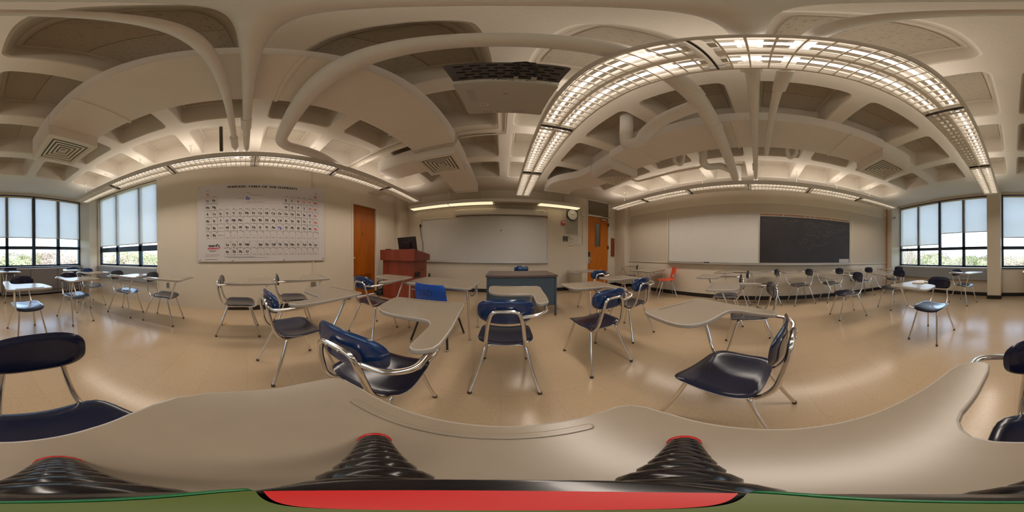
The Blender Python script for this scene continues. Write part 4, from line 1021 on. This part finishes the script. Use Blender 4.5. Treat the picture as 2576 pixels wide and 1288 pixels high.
for i, (x, y, a, lb) in enumerate(DESKS):
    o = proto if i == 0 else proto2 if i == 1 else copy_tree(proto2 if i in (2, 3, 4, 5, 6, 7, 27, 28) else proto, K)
    o.location = (x, y, 0); o.rotation_euler = (0, 0, math.radians(a)); o['label'] = lb; o['group'] = 'tablet-arm chairs in the classroom'
o = make_desk(False); o.name = 'school_chair'; tag(o, 'navy chair without tablet behind the grey teacher desk', 'chair'); o.location = (.47, 3.69, 0); o.rotation_euler = (0, 0, PI)

# moulded shell chairs
def shell_chair(label, loc, rz, mshell, mleg, w=.44, writing=None, hole=True, htop=.77):
    t_ = thing('plastic_chair', label, 'chair', loc, rz)
    bm = new_bm(); nu, nv = 16, 26; G = []
    for j in range(nv+1):
        v = j/nv; row = []
        for i in range(nu+1):
            u = i/nu*2-1
            if v < .5:
                s = v/.5; y = .21 - .39*s; z = .445 - .012*math.sin(s*PI) + .0*u - .02*max(0, .12-s)/.12
                x = u*w/2*(.90+.10*math.sin(min(1, s*1.6)*PI/2)); z += .016*u*u
                if s > .85: z += .02*((s-.85)/.15)**2
            else:
                s = (v-.5)/.5; y = -.18 - .035*math.sin(s*PI/2) - .06*s; z = .465 + (htop-.465)*s
                x = u*w/2*(1-.06*s); y += .05*u*u*(.5+.5*s)
                if s > .86 : x *= 1-.12*((s-.86)/.14)**2; 
            row.append(bm.verts.new((x, y, z)))
        G.append(row)
    for j in range(nv):
        for i in range(nu):
            v = (j+.5)/nv; u = abs((i+.5)/nu*2-1)
            if hole and .56 < v < .68 and u < .62: continue
            bm.faces.new([G[j][i], G[j][i+1], G[j+1][i+1], G[j+1][i]])
    bmesh.ops.recalc_face_normals(bm, faces=bm.faces)
    bmesh.ops.solidify(bm, geom=bm.faces[:], thickness=.009)
    link('seat_shell', bm, mshell, t_, smooth=True, angle=50)
    if writing:
        bm = new_bm(); text(bm, writing, .085, frame_matrix((.0, -.292, .675), (1, 0, 0), (0, .1, 1), (0, -1, .1)), 0, 1.2); link('marker_letters', bm, M['engr'], t_)
    for sy in (1, -1):
        bm = new_bm(); sweep(bm, [(-.13, .11*sy, .425), (.13, .11*sy, .425)], .012, 8); link('cross_tube', bm, mleg, t_, smooth=True, angle=60)
        for s in (-1, 1):
            bm = new_bm(); sweep(bm, fillet([(s*.12, .11*sy, .425), (s*.155, .12*sy, .42), (s*.225, .245*sy, .015)], .04), .0125, 10); lg = link('leg', bm, mleg, t_, smooth=True, angle=60)
            bm = new_bm(); bmesh.ops.create_uvsphere(bm, u_segments=10, v_segments=6, radius=.014, matrix=Matrix.Translation((s*.226, .247*sy, .014))); link('foot_cap', bm, M['steel'], lg, smooth=True)
    return t_
shell_chair('bright blue plastic chair marked SSD tucked under the small front table', (-.715, 1.765, 0), math.radians(-6), M['blue'], M['darkmetal'], .40, 'SSD', False, .765)
shell_chair('orange-red plastic chair by the right wall beside the small table', (3.66, 2.30, 0), math.radians(44), M['orange'], M['chrome'], .42, None, True, .775)

# small tables
def small_table(label, loc, rz, zt=.705, brace=True):
    t_ = thing('student_table', label, 'table', loc, rz)
    bm = new_bm(); prism(bm, rrect(0, 0, .46, .305, .05), zt-.022, zt, .005, 0, 1); link('table_top', bm, [M['lam'], M['lamedge']], t_)
    bm = new_bm()
    for a, b, c, d in ((-.42, .42, -.265, -.245), (-.42, .42, .245, .265), (-.42, -.40, -.245, .245), (.40, .42, -.245, .245)): box(bm, a, b, c, d, zt-.042, zt-.022)
    link('apron', bm, M['alum'], t_)
    for sx in (-1, 1):
        for sy in (-1, 1):
            bm = new_bm(); sweep(bm, [(sx*.40, sy*.22, zt-.03), (sx*.43, sy*.20, .015)], .0125, 10); lg = link('leg', bm, M['chrome'], t_, smooth=True, angle=60)
            bm = new_bm(); sweep(bm, [(sx*.43, sy*.20, .018), (sx*.43, sy*.20, 0)], .015, 10); link('foot_cap', bm, M['steel'], lg, smooth=True, angle=40)
        bm = new_bm(); sweep(bm, fillet([(sx*.403, -.215, zt-.09), (sx*.41, 0, zt-.17), (sx*.403, .215, zt-.09)], .1, 5), .009, 8); link('side_brace', bm, M['chrome'], t_, smooth=True)
    return t_
small_table('small beige laminate table with chrome legs over the bright blue chair', (-.765, 2.055, 0), math.radians(-5))
small_table('small beige laminate table with chrome legs beside the orange chair', (3.475, 2.74, 0), math.radians(5))

# ------------------------------------------------------------------ teacher desk, lectern, bin
td = thing('teacher_desk', 'blue-grey steel teacher desk with a brown top in front of the whiteboard', 'desk', (.34, 2.98, 0))
bm = new_bm(); box(bm, -.60, .60, -.37, .37, .705, .74, bev=.004); link('desk_top', bm, M['dtop'], td)
bm = new_bm(); box(bm, -.575, .565, -.345, -.325, .20, .705, bev=.003); link('modesty_panel', bm, M['deskm'], td)
bm = new_bm(); box(bm, -.555, .545, -.352, -.344, .22, .690, bev=.003); link('panel_face', bm, M['deskm'], td)
for sx in (-1, 1):
    bm = new_bm(); box(bm, *sorted((sx*.22, sx*.58)), -.32, .35, .22, .704, bev=.004); link('drawer_pedestal', bm, M['deskm'], td)
    for sy in (-1, 1):
        bm = new_bm(); box(bm, *sorted((sx*.555, sx*.585)), *sorted((sy*.33, sy*.36)), 0, .70, bev=.002); link('leg', bm, M['deskm'], td)
for x in (-.52, .46):
    bm = new_bm(); box(bm, x-.04, x+.04, -.30, -.28, .7395, .742, bev=.001); link('top_slot', bm, M['black'], td)
lc = thing('lectern', 'cherry-red wooden lectern cabinet with a monitor on top, by the left door', 'lectern', (-2.26, 3.34, 0))
bm = new_bm(); box(bm, -.44, .44, -.32, .32, .02, .935, bev=.003); link('cabinet', bm, M['cherry'], lc)
bm = new_bm()
V = [bm.verts.new(p) for p in ((-.475, -.385, .93), (.505, -.385, .93), (.505, .385, .93), (-.475, .385, .93), (-.475, -.385, 1.185), (.505, -.385, 1.185), (.505, .385, 1.075), (-.475, .385, 1.075))]
for f in ((0, 1, 2, 3), (4, 5, 6, 7), (0, 1, 5, 4), (1, 2, 6, 5), (2, 3, 7, 6), (3, 0, 4, 7)): bm.faces.new([V[i] for i in f])
bmesh.ops.bevel(bm, geom=bm.edges[:], offset=.004, segments=1, affect='EDGES'); link('sloped_top', bm, M['cherry'], lc)
bm = new_bm(); box(bm, .438, .446, -.26, -.02, .56, .67, bev=.002); 
for i in range(7): box(bm, .444, .450, -.25, -.03, .572+i*.0135, .578+i*.0135)
link('side_vent', bm, M['black'], lc)
bm = new_bm(); box(bm, .440, .448, .0, .14, .70, .712); link('side_handle', bm, M['darkmetal'], lc)
bm = new_bm(); box(bm, -.46, .46, -.34, .34, 0, .03); link('plinth', bm, M['cherry'], lc)
mo = thing('computer_monitor', 'black computer monitor seen from behind on the cherry lectern', 'monitor', (-2.09, 3.22, 1.158), math.radians(-6))
R = Matrix.Rotation(math.radians(12), 4, 'X')
bm = new_bm(); prism(bm, rrect(0, .16, .27, .165, .012), -.012, .012, .004, M=R @ frame_matrix((0, 0, 0), (1, 0, 0), (0, 0, 1), (0, -1, 0))); link('screen_case', bm, M['black'], mo)
bm = new_bm(); box(bm, -.12, .12, -.045, .0, .05, .20, bev=.008, M=R); link('rear_bulge', bm, M['pslot'], mo)
bm = new_bm(); box(bm, -.03, .03, -.04, -.01, .0, .1, bev=.004); box(bm, -.11, .11, -.06, .10, -.006, .006, bev=.003); link('stand', bm, M['black'], mo)
kb = slab('control_box', (-2.62, -2.49, 3.02, 3.10, 1.175, 1.205), M['black'], .004); tag(kb, 'low black box at the left end of the lectern top', 'box')
cc_ = tube('floor_cable', [(-2.72, 3.10, .015), (-2.82, 2.95, .008), (-2.60, 2.80, .008), (-2.45, 2.86, .008), (-2.30, 2.75, .008)], .006, M['rubber'], None, 6, .1); tag(cc_, 'thin cable on the floor beside the lectern and left door', 'cable')
hs_ = thing('folded_cart', 'black tubular cart handle standing left of the lectern', 'cart', (-2.86, 2.98, 0))
bm = new_bm(); sweep(bm, fillet([(-.08, .1, .12), (-.08, .1, .36), (.10, .1, .40), (.10, .1, .12)], .06), .012, 8); link('handle', bm, M['black'], hs_, smooth=True)
bm = new_bm(); box(bm, -.11, .13, .02, .18, .05, .12, bev=.006); link('base', bm, M['black'], hs_)
for x in (-.09, .11):
    bm = new_bm(); sweep(bm, [(x-.012, .1, .03), (x+.012, .1, .03)], .03, 12); link('wheel', bm, M['black'], hs_, smooth=True, angle=40)
wb = thing('wastebasket', 'round beige wastebasket with a grey liner left of the orange door', 'bin', (2.065, 4.27, 0))
bm = new_bm(); disc_lathe(bm, [(.165, 0), (.175, .015), (.205, .56), (.214, .565), (.214, .60), (.205, .605), (.195, .60), (.160, .02), (.0001, .02)], 28); link('body', bm, M['bin'], wb, smooth=True, angle=40)
bm = new_bm(); rg = []
for r, z in ((.209, .535), (.219, .575), (.221, .612), (.208, .625), (.196, .60), (.18, .40)):
    rg.append([bm.verts.new(((r+.004*math.sin(j*5.3+z*40))*math.cos(2*PI*j/40), (r+.004*math.sin(j*3.7))*math.sin(2*PI*j/40), z+.008*math.sin(j*2.1))) for j in range(40)])
for a, b in zip(rg[:-1], rg[1:]):
    for j in range(40): bm.faces.new([a[j], a[(j+1) % 40], b[(j+1) % 40], b[j]])
link('bin_liner', bm, M['bag'], wb, smooth=True)

# small loose things
o = tube('pencil', [(-2.285, -.37, .005), (-2.425, -.285, .005)], .0045, M['yellowp'], None, 6); tag(o, 'yellow pencil lying on the floor under the chair by the poster', 'pencil')
bm = new_bm(); box(bm, -.07, .07, -.10, .10, 0, .012, bev=.003, M=Matrix.Translation((1.165, -1.79, ZT)) @ Matrix.Rotation(.3, 4, 'Z')); o = link('paper_stack', bm, M['paper']); tag(o, 'small white paper stack on the tablet before the back windows', 'paper')

# ------------------------------------------------------------------ flexible tripod under the camera
tp = thing('mini_tripod', 'small black flexible tripod with red feet standing on the nearest tablet', 'tripod', (0, 0, ZT))
bm = new_bm(); disc_lathe(bm, [(.010, .165), (.016, .172), (.016, .192), (.012, .200)], 20); link('hub', bm, M['tblack'], tp, smooth=True, angle=40)
bm = new_bm(); prism(bm, [(.018*math.cos(a), .008+.0135*math.sin(a)) for a in [k*PI/16 for k in range(32)]], .198, .2125, .002); link('mount_plate', bm, M['tblack'], tp, smooth=True, angle=30)
for fx, fy in ((-.037, -.090), (-.100, .100), (.128, .058)):
    u_ = Vector((fx, fy, 0)).normalized()
    foot = Vector((fx, fy, .012)); top = Vector((0, 0, .172)) + u_*.012
    mid = foot*.45 + top*.55 + u_*.012
    n_ = 9; bm = new_bm(); fine = [top*(1-q)**2 + mid*2*q*(1-q) + foot*q*q for q in [k/(n_*8) for k in range(n_*8+1)]]
    sweep(bm, fine, .01, 14, radii=[.0070 + .0070*abs(math.sin(PI*k/8))**.8 for k in range(len(fine))]); lg = link('leg', bm, M['tblack'], tp, smooth=True)
    d = (foot-mid).normalized()
    bm = new_bm(); sweep(bm, [foot - d*.004, foot + d*.004, foot + d*.009], .012, 14, radii=[.0150, .0160, .011]); link('foot_cap', bm, M['tred'], lg, smooth=True)
cb_ = thing('camera_base', 'tiny camera base, red in front and green behind, on the flexible tripod', 'camera', (0, 0, ZT+.213))
def half(nm, ang0, ang1, rx, ry, m):
    bm = new_bm(); prism(bm, [(0, 0)] + [(rx*math.cos(math.radians(ang0+(ang1-ang0)*k/16)), ry*math.sin(math.radians(ang0+(ang1-ang0)*k/16))) for k in range(17)], 0, .008); link(nm, bm, m, cb_)
half('front_half', 2, 178, .0125, .0125, M['tred'])
half('rear_half', 182, 358, .0125, .0062, M['tgreen'])
bm = new_bm(); sweep(bm, [(.0138*math.cos(a), .0072*math.sin(a), .006) for a in [math.radians(185+k*10) for k in range(18)]], .0009, 6); link('rear_rim', bm, M['tgreen2'], cb_, smooth=True)

def split_loose(names):
    for o in [q for q in bpy.data.objects if q.type == 'MESH' and q.name.split('.')[0] in names and q.parent]:
        bm = new_bm(); bm.from_mesh(o.data); bm.verts.ensure_lookup_table(); seen = set(); isl = []
        for v in bm.verts:
            if v.index in seen: continue
            st = [v]; grp = []; seen.add(v.index)
            while st:
                a = st.pop(); grp.append(a.index)
                for e in a.link_edges:
                    b = e.other_vert(a)
                    if b.index not in seen: seen.add(b.index); st.append(b)
            isl.append(set(grp))
        bm.free()
        if len(isl) < 2: continue
        src = o.data
        for k, g in enumerate(isl):
            b2 = new_bm(); b2.from_mesh(src); b2.verts.ensure_lookup_table()
            bmesh.ops.delete(b2, geom=[v for v in b2.verts if v.index not in g], context='VERTS')
            me = bpy.data.meshes.new(o.name); b2.to_mesh(me); b2.free()
            for m_ in src.materials: me.materials.append(m_)
            if k == 0: o.data = me
            else:
                c = o.copy(); c.data = me; COL.objects.link(c)
split_loose({'end_cap', 'hinge', 'lampholder', 'cable_plug', 'port', 'bottom_label', 'side_louver', 'seam', 'collar', 'insulation_band'})

# ------------------------------------------------------------------ outdoors
bm = new_bm(); bmesh.ops.create_grid(bm, x_segments=40, y_segments=40, size=260, matrix=Matrix.Translation((0, 0, -9)))
for v in bm.verts: v.co.z += noise.noise(v.co*.02)*1.5
o = link('grass_ground', bm, M['grass'], smooth=True); tag(o, 'hazy grass ground outside far below the windows', 'ground', None, 'stuff')
def crown_mesh(seed, w, h, n, ls, mlist, conifer=False):
    r = random.Random(seed); bm = new_bm()
    blobs = [(Vector((r.uniform(-.5, .5)*w, r.uniform(-.5, .5)*w, h*(.45+.45*r.random()))), r.uniform(.22, .4)*w) for _ in range(9)]
    for _ in range(n):
        if conifer:
            z = r.random(); rad = w*.42*(1-z)*(.7+.3*math.sin(z*40)); a = r.uniform(0, 2*PI); p = Vector((math.cos(a)*rad*r.uniform(.5, 1), math.sin(a)*rad*r.uniform(.5, 1), h*(.12+.88*z)))
        else:
            c, R_ = r.choice(blobs); d = Vector((r.gauss(0, 1), r.gauss(0, 1), r.gauss(0, 1))).normalized(); p = c + d*R_*r.uniform(.6, 1); p.z = max(h*.18, p.z)
        e1 = Vector((r.gauss(0, 1), r.gauss(0, 1), r.gauss(0, 1))).normalized(); e2 = e1.orthogonal().normalized(); s = ls*r.uniform(.6, 1.3)
        bm.faces.new([bm.verts.new(p+e1*s), bm.verts.new(p+e2*s*.7), bm.verts.new(p-e1*s), bm.verts.new(p-e2*s*.7)])
    return bm
def trunk_bm(h, r0, seed, bare=False):
    rr = random.Random(seed); bm = new_bm()
    def br(p, d, ln, rad, dep):
        q = p + d*ln; sweep(bm, [p, (p+q)/2 + Vector((rr.uniform(-1, 1), rr.uniform(-1, 1), 0))*ln*.04, q], rad, 5, False, radii=[rad, rad*.8, rad*.62])
        if dep == 0: return
        for _ in range(3 if dep > 1 else 4):
            nd = (d + Vector((rr.uniform(-1, 1), rr.uniform(-1, 1), rr.uniform(-.15, .7)))*.62).normalized(); br(q - d*ln*rr.uniform(0, .35), nd, ln*rr.uniform(.6, .78), rad*.58, dep-1)
    br(Vector((0, 0, 0)), Vector((0, 0, 1)), h*(.32 if bare else .45), r0, 5 if bare else 2)
    return bm
protos = []
for k, (ml, con) in enumerate((('leafA', False), ('leafB', False), ('leafC', False), ('conif', True))):
    t_ = thing('tree', 'x', 'tree'); link('crown', crown_mesh(k+3, 7.5 if not con else 6, 9.5 if not con else 12, 7000, .17 if not con else .2, None, con), M[ml], t_)
    link('trunk', trunk_bm(9, .22, k), M['bark'], t_); protos.append(t_)
bare = thing('bare_tree', 'x', 'tree'); link('branches', trunk_bm(11, .17, 21, True), M['bark'], bare)
K = tree_of(None); used = set()
rt_ = random.Random(11)
kinds = ['pale green spring tree in the far tree line outside the windows', 'olive-green tree in the far tree line outside the windows', 'russet budding tree in the far tree line outside the windows', 'dark conifer rising above the far tree line outside the windows']
az = 128.0; n_t = 0
while az < 246:
    for row in range(2):
        a = math.radians(az + rt_.uniform(-1.2, 1.2) + row*1.8); D = (58 if row == 0 else 88) + rt_.uniform(-6, 10)
        k = rt_.choice((0, 1, 1, 2, 0, 2)); 
        if n_t == 25: k = 3
        o = protos[k] if k not in used else copy_tree(protos[k], K); used.add(k)
        s = rt_.uniform(.82, 1.12)*(1.0 if row == 0 else 1.15)*(1.05 if k < 3 else .95)
        o.location = (D*math.sin(a), D*math.cos(a), -9); o.rotation_euler = (0, 0, rt_.uniform(0, 6.28)); o.scale = (s*1.15, s*1.15, s)
        o['label'] = kinds[k]; o['group'] = ('spring-green trees', 'olive trees', 'russet trees', 'conifers')[k] + ' of the far tree line'; n_t += 1
    az += 4.1
for i, (a, D, s, lb) in enumerate(((141.5, 22, 1.55, 'bare leafless tree outside the window next to the chalkboard corner, left one'), (145.5, 27, 1.5, 'bare leafless tree showing through the shade, beside the left bare one'), (149.5, 30, 1.1, 'low bare tree outside the third pane right of the chalkboard corner'), (157.5, 28, 1.2, 'bare tree outside the pane beside the square pillar'), (161.0, 34, 1.15, 'farther bare tree beside the square pillar pane'), (232.5, 34, 1.15, 'bare-branched tree outside the side window by the poster wall'))):
    o = bare if i == 0 else copy_tree(bare, K)
    a = math.radians(a); o.location = (D*math.sin(a), D*math.cos(a), -9); o.scale = (s, s, s); o.rotation_euler = (0, 0, i*1.3); o['label'] = lb; o['group'] = 'bare trees outside the windows'
